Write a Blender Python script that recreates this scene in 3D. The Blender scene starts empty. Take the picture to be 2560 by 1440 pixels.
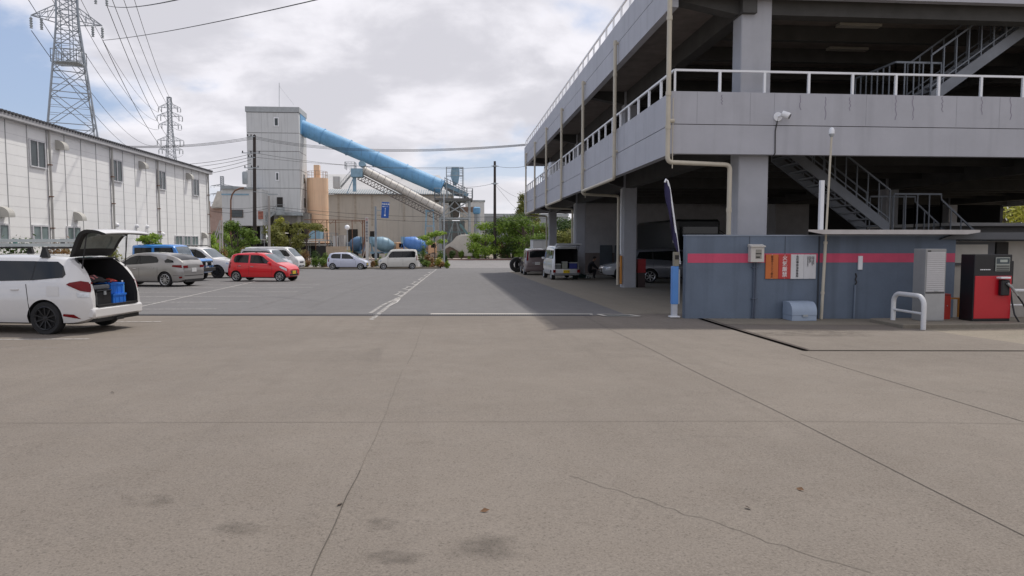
import bpy, bmesh, math, random
from mathutils import Vector, Matrix, noise
R = math.radians; PI = math.pi
S = bpy.context.scene; C = S.collection
random.seed(7)
# ---------------- camera, world, sun, exposure ----------------
FP, CX, CY, VX, VY, H0 = 1750.0, 1280.0, 720.0, 1137.0, 605.0, 1.5   # focal length and points in photo pixels (2560 wide)
PITCH = math.atan((CY-VY)/FP); YAW = math.atan((CX-VX)/FP*math.cos(PITCH))
cd = bpy.data.cameras.new('camera'); cam = bpy.data.objects.new('camera', cd); C.objects.link(cam)
cd.sensor_width = 36; cd.lens = 36*FP/2560; cd.clip_start = .05; cd.clip_end = 6000
cam.location = (0, 0, H0); cam.rotation_euler = (PI/2-PITCH, 0, -YAW)
S.camera = cam
SUN = Vector((3.27, 3.5, 8.7)).normalized()
sl = bpy.data.lights.new('sun', 'SUN'); so = bpy.data.objects.new('sun', sl); C.objects.link(so)
sl.energy = 2.8; sl.angle = R(.9); sl.color = (1, .95, .88)
so.rotation_euler = SUN.to_track_quat('Z', 'Y').to_euler(); so.location = (20, 20, 60)
S.view_settings.view_transform = 'Standard'; S.view_settings.look = 'None'
S.view_settings.exposure = 0.08; S.view_settings.gamma = 1
W = bpy.data.worlds.new('World'); S.world = W; W.use_nodes = True
def world():
    nt = W.node_tree; n = nt.nodes; L = nt.links; n.clear()
    def N(t, **k):
        x = n.new(t)
        for a, b in k.items(): setattr(x, a, b)
        return x
    def math_(op, a, b=None, clamp=False):
        m = N('ShaderNodeMath', operation=op, use_clamp=clamp)
        for i, v in enumerate((a, b)):
            if v is None: continue
            if isinstance(v, (int, float)): m.inputs[i].default_value = v
            else: L.new(v, m.inputs[i])
        return m.outputs[0]
    out = N('ShaderNodeOutputWorld'); bg = N('ShaderNodeBackground'); bg.inputs[1].default_value = .1
    sky = N('ShaderNodeTexSky', sky_type='NISHITA', sun_disc=False)
    sky.sun_elevation = math.asin(SUN.z); sky.sun_rotation = math.atan2(SUN.x, SUN.y)
    sky.air_density = 1.0; sky.dust_density = 1.5
    tc = N('ShaderNodeTexCoord'); sp = N('ShaderNodeSeparateXYZ'); L.new(tc.outputs['Generated'], sp.inputs[0])
    z = math_('MAXIMUM', math_('ADD', sp.outputs[2], .30), .08)
    u = math_('DIVIDE', sp.outputs[0], z); v = math_('DIVIDE', sp.outputs[1], z)
    cb = N('ShaderNodeCombineXYZ'); L.new(u, cb.inputs[0]); L.new(v, cb.inputs[1])
    def noi(scale, det, rough, off, dist=0.0):
        mp = N('ShaderNodeMapping'); mp.inputs['Location'].default_value = off; L.new(cb.outputs[0], mp.inputs[0])
        t = N('ShaderNodeTexNoise'); t.inputs['Scale'].default_value = scale; t.inputs['Detail'].default_value = det
        t.inputs['Roughness'].default_value = rough; t.inputs['Distortion'].default_value = dist
        L.new(mp.outputs[0], t.inputs['Vector']); return t.outputs['Fac']
    def mr(x, a, b, c=0, d=1):
        m = N('ShaderNodeMapRange', interpolation_type='SMOOTHSTEP'); L.new(x, m.inputs[0])
        for i, q in enumerate((a, b, c, d)): m.inputs[i+1].default_value = q
        return m.outputs[0]
    big = noi(1.25, 6, .52, SKY_OFF, .25); med = noi(3.2, 8, .55, (3.1, 7.7, 0), .15)
    cov = math_('ADD', math_('MULTIPLY', big, .62), math_('MULTIPLY', med, .38))
    # more clear sky to the left of the view (towards -X)
    az = mr(sp.outputs[0], -.60, -.08, -.10, .06)
    cov = math_('ADD', cov, az)
    mask = mr(cov, .37, .50)
    shade = noi(2.7, 7, .55, (9.3, 2.2, 0), .25)
    thick = mr(math_('ADD', math_('MULTIPLY', cov, .5), math_('MULTIPLY', shade, .5)), .43, .57)
    def mix(f, a, b):
        m = N('ShaderNodeMix', data_type='RGBA')
        if isinstance(f, float): m.inputs[0].default_value = f
        else: L.new(f, m.inputs[0])
        for i, q in ((6, a), (7, b)):
            if isinstance(q, tuple): m.inputs[i].default_value = (*q, 1)
            else: L.new(q, m.inputs[i])
        return m.outputs[2]
    cl = mix(thick, (9.0, 8.85, 9.4), (6.4, 6.35, 6.9))
    hor = mr(sp.outputs[2], .0, .16, .75, 0)
    cl2 = mix(hor, cl, (8.1, 8.0, 8.35))
    blue = mix(.5, sky.outputs[0], (4.9, 6.0, 8.6))
    mk = math_('MAXIMUM', mask, hor)
    fin = mix(mk, blue, cl2)
    L.new(fin, bg.inputs[0]); L.new(bg.outputs[0], out.inputs[0])
SKY_OFF = (1.7, .4, 0)
world()
# ---------------- coordinates ----------------
SL = .0145; YF = 65.0
def gz(y, x=0): return -SL*max(-40., min(y, YF))-.015*max(0., min(x, 16.)-3)*max(0., min(1., (20-y)/6))
_f = Vector((math.sin(YAW)*math.cos(PITCH), math.cos(YAW)*math.cos(PITCH), -math.sin(PITCH)))
_r = Vector((math.cos(YAW), -math.sin(YAW), 0)); _u = _r.cross(_f)
def ray(px, py): return _f + _r*((px-CX)/FP) + _u*((CY-py)/FP)
def at(px, py, Y):
    d = ray(px, py); return Vector((0, 0, H0)) + d*(Y/d.y)
def G(px, py):
    Y = 10.
    for _ in range(60):
        d = ray(px, py); p = Vector((0, 0, H0))+d*(Y/d.y)
        Y = Y*(H0-gz(Y, p.x))/max(1e-3, H0-p.z)*.5+Y*.5
    p = at(px, py, Y); p.z = gz(p.y, p.x); return p
# ---------------- materials ----------------
MT = {}
def M(name, col, rough=.6, metal=0., var=.12, scale=2., bump=0., bscale=30., streak=0., coat=0., spec=None, tint=None, alpha=None):
    if name in MT: return MT[name]
    m = bpy.data.materials.new(name); m.use_nodes = True; nt = m.node_tree; n = nt.nodes; L = nt.links
    b = n['Principled BSDF']; b.inputs['Roughness'].default_value = rough; b.inputs['Metallic'].default_value = metal
    if spec is not None: b.inputs['Specular IOR Level'].default_value = spec
    if coat: b.inputs['Coat Weight'].default_value = coat; b.inputs['Coat Roughness'].default_value = .04
    tc = n.new('ShaderNodeTexCoord')
    if var:
        t = n.new('ShaderNodeTexNoise'); t.inputs['Scale'].default_value = scale; t.inputs['Detail'].default_value = 7; t.inputs['Roughness'].default_value = .65
        L.new(tc.outputs['Object'], t.inputs['Vector'])
        mx = n.new('ShaderNodeMix'); mx.data_type = 'RGBA'
        mp = n.new('ShaderNodeMapRange'); mp.inputs[1].default_value = .3; mp.inputs[2].default_value = .7; L.new(t.outputs['Fac'], mp.inputs[0])
        L.new(mp.outputs[0], mx.inputs[0])
        c2 = tint or col
        mx.inputs[6].default_value = (*[c*(1-var) for c in c2], 1); mx.inputs[7].default_value = (*[min(1, c*(1+var)) for c in col], 1)
        last = mx.outputs[2]
        if streak:
            mm = n.new('ShaderNodeMapping'); mm.inputs['Scale'].default_value = (2.2, 2.2, .12); L.new(tc.outputs['Object'], mm.inputs[0])
            t2 = n.new('ShaderNodeTexNoise'); t2.inputs['Scale'].default_value = 1.6; t2.inputs['Detail'].default_value = 6; L.new(mm.outputs[0], t2.inputs['Vector'])
            m2 = n.new('ShaderNodeMapRange'); m2.inputs[1].default_value = .52; m2.inputs[2].default_value = .72; m2.inputs[4].default_value = streak; L.new(t2.outputs['Fac'], m2.inputs[0])
            x2 = n.new('ShaderNodeMix'); x2.data_type = 'RGBA'; L.new(m2.outputs[0], x2.inputs[0]); L.new(last, x2.inputs[6])
            x2.inputs[7].default_value = (*[c*.38 for c in col], 1); last = x2.outputs[2]
        L.new(last, b.inputs['Base Color'])
    else: b.inputs['Base Color'].default_value = (*col, 1)
    if bump:
        t3 = n.new('ShaderNodeTexNoise'); t3.inputs['Scale'].default_value = bscale; t3.inputs['Detail'].default_value = 5; L.new(tc.outputs['Object'], t3.inputs['Vector'])
        bp = n.new('ShaderNodeBump'); bp.inputs['Strength'].default_value = bump; bp.inputs['Distance'].default_value = .02
        L.new(t3.outputs['Fac'], bp.inputs['Height']); L.new(bp.outputs[0], b.inputs['Normal'])
    MT[name] = m; return m
# ---------------- mesh building ----------------
class MB:
    def __init__(s, mats=None): s.v = []; s.f = []; s.mi = []; s.m = 0
    def add(s, vs, fs):
        o = len(s.v); s.v += [Vector(p) for p in vs]; s.f += [tuple(o+i for i in f) for f in fs]; s.mi += [s.m]*len(fs); return s
    def box(s, x0, x1, y0, y1, z0, z1):
        return s.add([(x0,y0,z0),(x1,y0,z0),(x1,y1,z0),(x0,y1,z0),(x0,y0,z1),(x1,y0,z1),(x1,y1,z1),(x0,y1,z1)],
            [(3,2,1,0),(4,5,6,7),(0,1,5,4),(1,2,6,5),(2,3,7,6),(3,0,4,7)])
    def bar(s, p, q, w, h=None, up=(0,0,1)):
        h = h or w; p = Vector(p); q = Vector(q); d = (q-p)
        if d.length < 1e-6: return s
        d.normalize(); u = Vector(up)
        if abs(d.dot(u)) > .98: u = Vector((0, 1, 0))
        a = d.cross(u).normalized()*w/2; b = a.cross(d).normalized()*h/2
        vs = [e+i*a+j*b for e in (p, q) for i, j in ((-1,-1),(1,-1),(1,1),(-1,1))]
        return s.add(vs, [(0,1,2,3),(7,6,5,4),(0,4,5,1),(1,5,6,2),(2,6,7,3),(3,7,4,0)])
    def tube(s, pts, r, n=8, r2=None, cap=True):
        pts = [Vector(p) for p in pts]; k = len(pts); rings = []; prev = None
        for i, p in enumerate(pts):
            d = (pts[min(i+1, k-1)]-pts[max(i-1, 0)]).normalized()
            if prev is None:
                u = Vector((0,0,1)) if abs(d.z) < .9 else Vector((1,0,0)); a = d.cross(u).normalized()
            else: a = (prev-d*prev.dot(d)).normalized()
            prev = a; b = d.cross(a); rr = r if r2 is None else r+(r2-r)*i/max(1, k-1)
            if isinstance(r, (list, tuple)): rr = r[i]
            rings.append([p+(a*math.cos(t)+b*math.sin(t))*rr for t in [2*PI*j/n for j in range(n)]])
        vs = [q for rg in rings for q in rg]; fs = []
        for i in range(k-1):
            for j in range(n): fs.append((i*n+j, i*n+(j+1)%n, (i+1)*n+(j+1)%n, (i+1)*n+j))
        if cap: fs += [tuple(range(n-1, -1, -1)), tuple((k-1)*n+j for j in range(n))]
        return s.add(vs, fs)
    def lathe(s, prof, o=(0,0,0), ax=(0,0,1), n=24, cap=True):
        # prof = [(r, h)...] along axis
        ax = Vector(ax).normalized(); u = Vector((0,0,1)) if abs(ax.z) < .9 else Vector((1,0,0)); a = ax.cross(u).normalized(); b = ax.cross(a); o = Vector(o)
        vs = [o+ax*h+(a*math.cos(2*PI*j/n)+b*math.sin(2*PI*j/n))*max(r, 1e-4) for r, h in prof for j in range(n)]
        fs = [(i*n+j, i*n+(j+1)%n, (i+1)*n+(j+1)%n, (i+1)*n+j) for i in range(len(prof)-1) for j in range(n)]
        if cap and prof[0][0] > .001: fs.append(tuple(range(n-1, -1, -1)))
        if cap and prof[-1][0] > .001: fs.append(tuple((len(prof)-1)*n+j for j in range(n)))
        return s.add(vs, fs)
    def prism(s, poly, d):
        # poly: list of 3D points (planar), d: extrusion vector
        poly = [Vector(p) for p in poly]; n = len(poly); d = Vector(d)
        return s.add(poly+[p+d for p in poly], [tuple(range(n-1,-1,-1)), tuple(range(n, 2*n))]+[(i,(i+1)%n,n+(i+1)%n,n+i) for i in range(n)])
    def sphere(s, c, r, n=12, sz=1.):
        pr = [(r*math.sin(PI*i/(n//2)), -r*sz*math.cos(PI*i/(n//2))) for i in range(n//2+1)]
        return s.lathe(pr, c, (0,0,1), n)
    def build(s, name, mat, parent=None, loc=None, w=0, smooth=0, bevel=0., rot=None):
        off = Vector(parent.location) if (w and parent is not None) else Vector((0,0,0))
        if w and parent is not None and parent.parent is not None: off = Vector((0,0,0))
        if w == 1 and parent is None and loc is None and s.v:
            xs = [v.x for v in s.v]; ys = [v.y for v in s.v]; off = Vector(((min(xs)+max(xs))/2, (min(ys)+max(ys))/2, min(v.z for v in s.v))); loc = off
        me = bpy.data.meshes.new(name); me.from_pydata([v-off for v in s.v], [], s.f)
        ms = mat if isinstance(mat, (list, tuple)) else [mat]
        for m in ms: me.materials.append(m)
        me.polygons.foreach_set('material_index', s.mi)
        bm = bmesh.new(); bm.from_mesh(me)
        bmesh.ops.recalc_face_normals(bm, faces=bm.faces)
        if bevel: bmesh.ops.bevel(bm, geom=[e for e in bm.edges if e.is_manifold and e.calc_face_angle(0) > .5], offset=bevel, segments=1, profile=.5, affect='EDGES', clamp_overlap=True)
        bm.to_mesh(me); bm.free()
        if smooth:
            me.polygons.foreach_set('use_smooth', [True]*len(me.polygons))
            try: me.set_sharp_from_angle(angle=R(smooth))
            except Exception: pass
        o = bpy.data.objects.new(name, me); C.objects.link(o)
        if parent is not None: o.parent = parent
        if loc is not None: o.location = loc
        if rot is not None: o.rotation_euler = rot
        return o
def tag(o, label=None, cat=None, group=None, kind=None):
    if label: o['label'] = label
    if cat: o['category'] = cat
    if group: o['group'] = group
    if kind: o['kind'] = kind
    return o
def thing(name, label, cat, loc=(0,0,0), rz=0., group=None):
    o = bpy.data.objects.new(name, None); C.objects.link(o); o.location = loc; o.rotation_euler = (0,0,rz); o.empty_display_size = .2
    return tag(o, label, cat, group)
KIDS = {}
def dup(root, loc, rz=None, label=None, group=None, scale=None):
    ch = {}
    for o in bpy.data.objects:
        if o.parent is not None: ch.setdefault(o.parent.name, []).append(o)
    def cp(o, par):
        c = o.copy(); C.objects.link(c)
        if par is not None: c.parent = par
        for k in ch.get(o.name, []): cp(k, c)
        return c
    r = cp(root, None); r.location = loc
    if rz is not None: r.rotation_euler = (0,0,rz)
    if scale: r.scale = (scale,)*3 if isinstance(scale, (int, float)) else scale
    if label: r['label'] = label
    if group: r['group'] = group
    return r
def text_mesh(txt, size, mat, name, parent, loc, rot, align='CENTER', ext=.002, bold=0.):
    cu = bpy.data.curves.new('t', 'FONT'); cu.body = txt; cu.size = size; cu.align_x = align; cu.align_y = 'CENTER'; cu.extrude = ext; cu.offset = bold
    cu.resolution_u = 3
    t = bpy.data.objects.new('t', cu); C.objects.link(t)
    dg = bpy.context.evaluated_depsgraph_get(); me = bpy.data.meshes.new_from_object(t.evaluated_get(dg))
    bpy.data.objects.remove(t); me.name = name; me.materials.clear(); me.materials.append(mat)
    o = bpy.data.objects.new(name, me); C.objects.link(o); o.parent = parent; o.location = loc; o.rotation_euler = rot
    return o
def boolean_cut(o, cutters):
    for c in cutters:
        md = o.modifiers.new('b', 'BOOLEAN'); md.object = c; md.operation = 'DIFFERENCE'; md.solver = 'EXACT'
        try: md.material_mode = 'TRANSFER'
        except Exception: pass
    dg = bpy.context.evaluated_depsgraph_get(); me = bpy.data.meshes.new_from_object(o.evaluated_get(dg), preserve_all_data_layers=True, depsgraph=dg)
    o.modifiers.clear(); old = o.data; o.data = me; me.name = old.name
    for c in cutters: bpy.data.objects.remove(c)
# ---------------- ground, lot, street ----------------
def ground_mat(name, c1, c2, c3, speck, rough=.85, stain=.5, bump=.35, tracks=0.):
    m = bpy.data.materials.new(name); m.use_nodes = True; nt = m.node_tree; n = nt.nodes; L = nt.links
    b = n['Principled BSDF']; b.inputs['Specular IOR Level'].default_value = .3
    tc = n.new('ShaderNodeTexCoord')
    def noi(sc, det, rg, dist=0., map_=None):
        t = n.new('ShaderNodeTexNoise'); t.inputs['Scale'].default_value = sc; t.inputs['Detail'].default_value = det; t.inputs['Roughness'].default_value = rg; t.inputs['Distortion'].default_value = dist
        if map_:
            q = n.new('ShaderNodeMapping'); q.inputs['Scale'].default_value = map_; L.new(tc.outputs['Object'], q.inputs[0]); L.new(q.outputs[0], t.inputs[0])
        else: L.new(tc.outputs['Object'], t.inputs[0])
        return t.outputs['Fac']
    def mr(x, a, b_, c=0., d=1.):
        q = n.new('ShaderNodeMapRange'); L.new(x, q.inputs[0])
        for i, v in enumerate((a, b_, c, d)): q.inputs[i+1].default_value = v
        return q.outputs[0]
    def mix(f, a, b_, mode='MIX'):
        q = n.new('ShaderNodeMix'); q.data_type = 'RGBA'; q.blend_type = mode
        if isinstance(f, float): q.inputs[0].default_value = f
        else: L.new(f, q.inputs[0])
        for i, v in ((6, a), (7, b_)):
            if isinstance(v, tuple): q.inputs[i].default_value = (*v, 1)
            else: L.new(v, q.inputs[i])
        return q.outputs[2]
    col = mix(mr(noi(.35, 8, .62, .4), .33, .67), c1, c2)
    col = mix(mr(noi(2.3, 8, .7, .2), .5, .8, 0., .55), col, c3)
    col = mix(mr(noi(.55, 5, .6, 1.2, (1, .55, 1)), .60, .72, 0., stain), col, tuple(x*.62 for x in c1))
    col = mix(mr(noi(1.5, 4, .5, 1.5, (.35, 1.4, 1)), .66, .74, 0., stain*.8), col, tuple(x*.55 for x in c1))
    if tracks: col = mix(mr(noi(.9, 3, .5, .6, (3.2, .12, 1)), .52, .72, 0., tracks), col, tuple(x*.72 for x in c1))
    col = mix(mr(noi(speck, 3, .8), .36, .66, 0., .62), col, tuple(min(1., x*1.55) for x in c2))
    col = mix(mr(noi(speck*.55, 4, .8), .54, .68, 0., .65), col, tuple(x*.45 for x in c1))
    v = n.new('ShaderNodeTexVoronoi'); v.inputs['Scale'].default_value = speck*.35; L.new(tc.outputs['Object'], v.inputs['Vector'])
    col = mix(mr(v.outputs['Distance'], .10, .16, .55, 0.), col, tuple(x*.45 for x in c1))
    L.new(col, b.inputs['Base Color'])
    L.new(mr(noi(3, 5, .6), .3, .7, rough-.12, min(1., rough+.06)), b.inputs['Roughness'])
    bp = n.new('ShaderNodeBump'); bp.inputs['Strength'].default_value = bump; bp.inputs['Distance'].default_value = .008
    L.new(noi(speck*.7, 5, .8), bp.inputs['Height']); L.new(bp.outputs[0], b.inputs['Normal'])
    return m
m_conc = ground_mat('concrete', (.130,.111,.093), (.178,.154,.130), (.115,.099,.083), 80., stain=.5, tracks=.25)
m_conc2 = ground_mat('concrete_floor', (.175,.153,.122), (.215,.19,.152), (.14,.122,.098), 80., stain=.75, tracks=.35)
m_asph = ground_mat('asphalt', (.116,.112,.112), (.142,.137,.136), (.098,.094,.094), 70., stain=.35, bump=.5, tracks=.22)
m_road = ground_mat('road_asphalt', (.17,.162,.16), (.20,.19,.188), (.14,.132,.13), 60.)
m_dirt = ground_mat('dirt', (.17,.15,.12), (.22,.19,.15), (.10,.11,.06), 40.)
m_walk = ground_mat('paving', (.30,.25,.225), (.35,.30,.27), (.24,.20,.18), 40.)
def sheet(name, mat, xs, ys, dz, parent=None):
    """sheet that follows the sloping lot"""
    m = MB(); nx = len(xs)
    m.add([(x, y, gz(y, x)+dz) for y in ys for x in xs], [(j*nx+i, j*nx+i+1, (j+1)*nx+i+1, (j+1)*nx+i) for j in range(len(ys)-1) for i in range(nx-1)])
    o = m.build(name, mat); tag(o, kind='structure'); return o
sheet('ground', m_dirt, (-3000, 3000), (-60, -40, 65, 4500), -.10)
xt = [-60, 0, 3]+[3+k for k in range(1, 14)]+[60]; yt = [14+.75*k for k in range(9)]
sheet('concrete_apron', m_conc, xt, [-40, 0]+yt, 0)
def yb(x): return 16.62-.10*x      # the drain channel and the asphalt edge run slightly askew
m = MB(); xs_ = [-60, -20, 0, 3, 4.1]; ys_ = [None, 18.5, 20, 65, 66.2]
m.add([(x, yb(max(x, -20)) if y is None else y, gz(yb(max(x, -20)) if y is None else y, x)+.004) for y in ys_ for x in xs_], [(j*5+i, j*5+i+1, (j+1)*5+i+1, (j+1)*5+i) for j in range(4) for i in range(4)])
tag(m.build('asphalt_lot', m_asph), kind='structure')
sheet('road', m_road, (-400, 400), (66.2, 95), -.012)
sheet('asphalt_yard', m_asph, (4.1, 60), (53.4, 65, 66.2), 0)
sheet('garage_floor', m_conc2, [4.1]+[5+k for k in range(12)]+[40], [16.72, 17.5, 18.3, 19.1, 20, 53.4], .004)
o = MB().box(-400, 400, 95.0, 95.2, gz(99)-.1, gz(99)+.14).build('kerb', M('kerb', (.22,.13,.11), .85, bump=.3)); tag(o, kind='structure')
o = MB().box(-400, 400, 95.2, 100, gz(99)-.1, gz(99)+.13).build('pavement', m_walk); tag(o, kind='structure')
m_paint = M('road_paint', (.62,.60,.56), .8, var=.3, scale=12, bump=.3)
def wornmat(name, col, lo, hi, sc=9., amax=1.):
    m = M(name, col, .85, var=.25, scale=12); nt = m.node_tree; n = nt.nodes; L = nt.links
    tc = n.new('ShaderNodeTexCoord'); t = n.new('ShaderNodeTexNoise'); t.inputs['Scale'].default_value = sc; t.inputs['Detail'].default_value = 8; t.inputs['Roughness'].default_value = .75; L.new(tc.outputs['Object'], t.inputs[0])
    q = n.new('ShaderNodeMapRange'); q.inputs[1].default_value = lo; q.inputs[2].default_value = hi; L.new(t.outputs[0], q.inputs[0]); L.new(q.outputs[0], n['Principled BSDF'].inputs['Alpha']); q.inputs[4].default_value = amax; return m
m_paintw = wornmat('worn_paint', (.42,.405,.385), .42, .56, 7.); m_paintf = wornmat('faded_paint', (.33,.32,.31), .47, .66, 5.); m_stain = wornmat('oil_stain', (.085,.072,.06), .40, .62, 4., .11); m_tick = wornmat('chalky_paint', (.50,.48,.455), .34, .52, 11.)
m_dark = M('joint_dark', (.035,.032,.03), .9); m_joint = M('joint_brown', (.075,.064,.053), .9, var=.3, scale=8); m_jfaint = M('joint_faint', (.115,.10,.083), .9, var=.3, scale=3)
m_slot = M('slot_black', (.006,.005,.005), 1., var=0, spec=0.)
m_steel = M('galvanised', (.42,.45,.47), .5, .6, var=.15, scale=4)
def strip(pts, w, name, mat, dz=.005, seg=1.5):
    m = MB()
    for a, b in zip(pts[:-1], pts[1:]):
        a = Vector((*a, 0)); b = Vector((*b, 0)); n = max(1, int((b-a).length/seg)); d = (b-a).normalized(); s = Vector((-d.y, d.x, 0))*w/2
        for i in range(n):
            p = a+(b-a)*i/n; q = a+(b-a)*(i+1)/n
            vs = [p-s, q-s, q+s, p+s]
            m.add([(v.x, v.y, gz(v.y, v.x)+dz+(.004 if v.y > 15.5 else 0)) for v in vs], [(0,1,2,3)])
    o = m.build(name, mat); tag(o, kind='structure'); return o
random.seed(12)
for cx, cy, rx, ry in ((1235,1372,140,44), (375,1252,80,22), (960,1312,50,18), (600,1322,80,20), (980,1395,100,22), (2040,834,190,12)):
    n = 18; qs = [random.uniform(.7, 1.1) for _ in range(n)]
    for ly in range(3):
        m = MB(); pts = []; sc = 1-.17*ly
        for i in range(n):
            a = 2*PI*i/n; g_ = G(cx+rx*sc*qs[i]*math.cos(a), min(1439, cy+ry*sc*qs[i]*math.sin(a))); pts.append((g_.x, g_.y, gz(g_.y, g_.x)+.003+.002*ly))
        c_ = G(cx, cy); m.add([(c_.x, c_.y, gz(c_.y, c_.x)+.003+.002*ly)]+pts, [(0, 1+i, 1+(i+1) % n) for i in range(n)]); tag(m.build('stain', m_stain), kind='structure')
def arc_mark(x0, y0, x1, y1, bow, w):
    pts = [(x0+(x1-x0)*t+bow*math.sin(PI*t), y0+(y1-y0)*t) for t in [i/24 for i in range(25)]]; strip(pts, w, 'tyre_mark', m_stain, .0028)
arc_mark(-5.4, 19, -4.1, 50, -.6, .18); arc_mark(-3.9, 19, -2.7, 50, -.6, .18)
for x, ya_, yb_, w_, mt_ in ((3.0, 0, 16.4, .009, m_joint), (-.66, 1.5, 4.8, .008, m_joint), (-.66, 4.8, 9.0, .004, m_jfaint), (-.64, 9.4, 16.4, .007, m_jfaint)): strip([(x+.012*math.sin(y*1.3)+.004*math.sin(y*7), y) for y in [ya_+(yb_-ya_)*i/20 for i in range(21)]], w_*.85, 'slab_joint', mt_, .003)
g1_, g2_ = G(2000,885), G(2560,1055); strip([(g1_.x, g1_.y), (g2_.x, g2_.y)], .010, 'slab_joint', m_joint, .003)
g1_, g2_ = G(0,1058), G(2560,1060); sl_ = (g2_.y-g1_.y)/(g2_.x-g1_.x); strip([(-9+.7*i, g1_.y+sl_*(-9+.7*i-g1_.x)+.006*math.sin(i*2.1)) for i in range(30)], .005, 'slab_joint', m_jfaint, .004)
g1_, g2_ = G(0,868), G(640,868); strip([(g1_.x-6, g1_.y+.3), (g2_.x, g2_.y)], .03, 'slab_joint', m_paintf, .004)
random.seed(3)
for a, b in (((1430,1190),(2180,1440)),):
    p = G(*a); q = G(*b); pts = [(p.x+(q.x-p.x)*i/26+random.uniform(-.02,.02), p.y+(q.y-p.y)*i/26+random.uniform(-.03,.03)) for i in range(27)]
    strip(pts, .004, 'crack', M('crack', (.125,.108,.09), .9), .003)
ga, gb, gc = G(1750,797), G(2015,877), G(2560,878); gd = gc+(gc-gb)*4
strip([(ga.x, ga.y), (gb.x, gb.y)], .11, 'drain_slot', m_slot, .006); strip([(gb.x-.04, gb.y), (gd.x, gd.y)], .05, 'drain_slot', m_slot, .009)
strip([(ga.x+.14, ga.y), (gb.x+.12, gb.y+.15)], .05, 'drain_edge', M('rusty_edge', (.09,.07,.06), .8), .005)
# lane line with its worn ticks, parking bays, street dashes
def lx(y): return 938+(797-y)*1.26
def pstrip(pts, w, mat, dz=.006): q = [G(*p) for p in pts]; strip([(v.x, v.y) for v in q], w, 'lane_tick', mat, dz)
m_line = wornmat('lane_paint', (.46,.44,.415), .40, .58, 8.)
random.seed(5); strip([(-1.86, 15.65), (-1.78, 30), (-1.62, 62)], .11, 'lane_line', m_line, .006)
pstrip([(926,784),(955,765),(984,751),(999,744)], .10, m_line, .010); pstrip([(968,768),(992,757),(1001,747)], .05, m_tick, .010)
for i, y in enumerate((741, 733, 726, 719, 713, 707, 702, 697, 692, 688, 684)):
    k = (y-640)/100; pstrip([(lx(y)-2, y), (lx(y)-random.uniform(16,26)*k, y-4*k)], .07+.02*k, m_tick, .010)
    if i % 2 == 0: pstrip([(lx(y)-20*k, y-3*k), (lx(y)-8*k, y-9*k)], .05, m_tick, .013)
for px, py, x0 in ((222,848,-12), (403,805,-9), (541,773,-11.6), (628,755.5,-11.6), (693,741,-11.8), (744,730,-12), (784,719,-12), (800,711,-11.5)):
    g_ = G(px, py); strip([(x0, g_.y+(g_.x-x0)*.05), (g_.x, g_.y)], .07 if py > 760 else .085, 'bay_line', m_tick, .006)
ga_, gb_ = G(350, 768), G(640, 704); strip([(ga_.x, ga_.y), (gb_.x, gb_.y)], .07, 'bay_line', m_tick, .010)
strip([(-11.7, 11.0), (-11.7, 44)], .07, 'bay_line', m_paintf, .009)
for x in range(-60, 60, 6): strip([(x, 75), (x+2.6, 75)], .16, 'road_dash', m_paint, -.004)
strip([(-60, 68), (60, 68)], .12, 'road_edge_line', m_paint, -.004); strip([(-60, 92), (60, 92)], .14, 'road_edge_line', m_paint, -.004)
strip([(-1.6, 66.0), (4.5, 66.2)], .22, 'road_edge_line', m_paintf, .006)
strip([(-.60, yb(-.6)+.30), (3.3, yb(3.3)+.28)], .27, 'concrete_strip', M('pale_concrete', (.50,.47,.42), .85, var=.2, bump=.3), .006)
strip([(3.42, 16.5), (4.15, 16.44), (4.3, 15.98), (3.5, 16.02), (3.42, 16.5)], .11, 'concrete_strip', M('pale_concrete', (1,1,1)), .012)
o = MB().box(3.52, 4.14, 16.07, 16.40, gz(16.3)-.02-.012, gz(16.3)).build('drain_cover', M('green_steel', (.07,.085,.085), .6, .4), w=1)
tag(o, 'dark steel plate cover at the right end of the drain channel', 'drain cover')
# grated drain channel
t = thing('drain_grating', 'long steel grating over the drain channel crossing the lot', 'drain', (-6, 16.6, gz(16.6)))
t.location.z = 0; m = MB(); x = -13.5
while x < 3.2: y = yb(x); m.add([(x,y-.11,gz(y)+.014),(x+.022,y-.11,gz(y)+.014),(x+.022,y+.11,gz(y)+.014),(x,y+.11,gz(y)+.014)], [(0,1,2,3)]); x += .055
for o_ in (-.125, .11): m.bar((-13.5, yb(-13.5)+o_, gz(yb(-13.5))), (3.2, yb(3.2)+o_, gz(yb(3.2))), .02, .034)
m.build('grating', M('grate_steel', (.13,.13,.14), .6, .4), t, w=1)
m = MB(); m.add([(-13.5,yb(-13.5)-.11,gz(yb(-13.5))+.008),(3.2,yb(3.2)-.11,gz(yb(3.2))+.008),(3.2,yb(3.2)+.11,gz(yb(3.2))+.008),(-13.5,yb(-13.5)+.11,gz(yb(-13.5))+.008)], [(0,1,2,3)]); m.build('channel', m_dark, t, w=1)
for p, s in (((850,1262), .035), ((1212,1280), .03), ((2000,1226), .032), ((1870,1272), .026), ((282,982), .03)):
    g = G(*p); m = MB(); m.add([(-s,0,.006),(0,-s*.4,.004),(s,0,.012),(0,s*.45,.02)], [(0,1,2,3)])
    o = m.build('dry_leaf', M('leaf_dry', (.14,.07,.03), .8), loc=g, rot=(0,0,p[0]*.7))
    tag(o, 'small dry brown leaf lying on the open paving', 'leaf', 'fallen leaves on the concrete')
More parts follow.
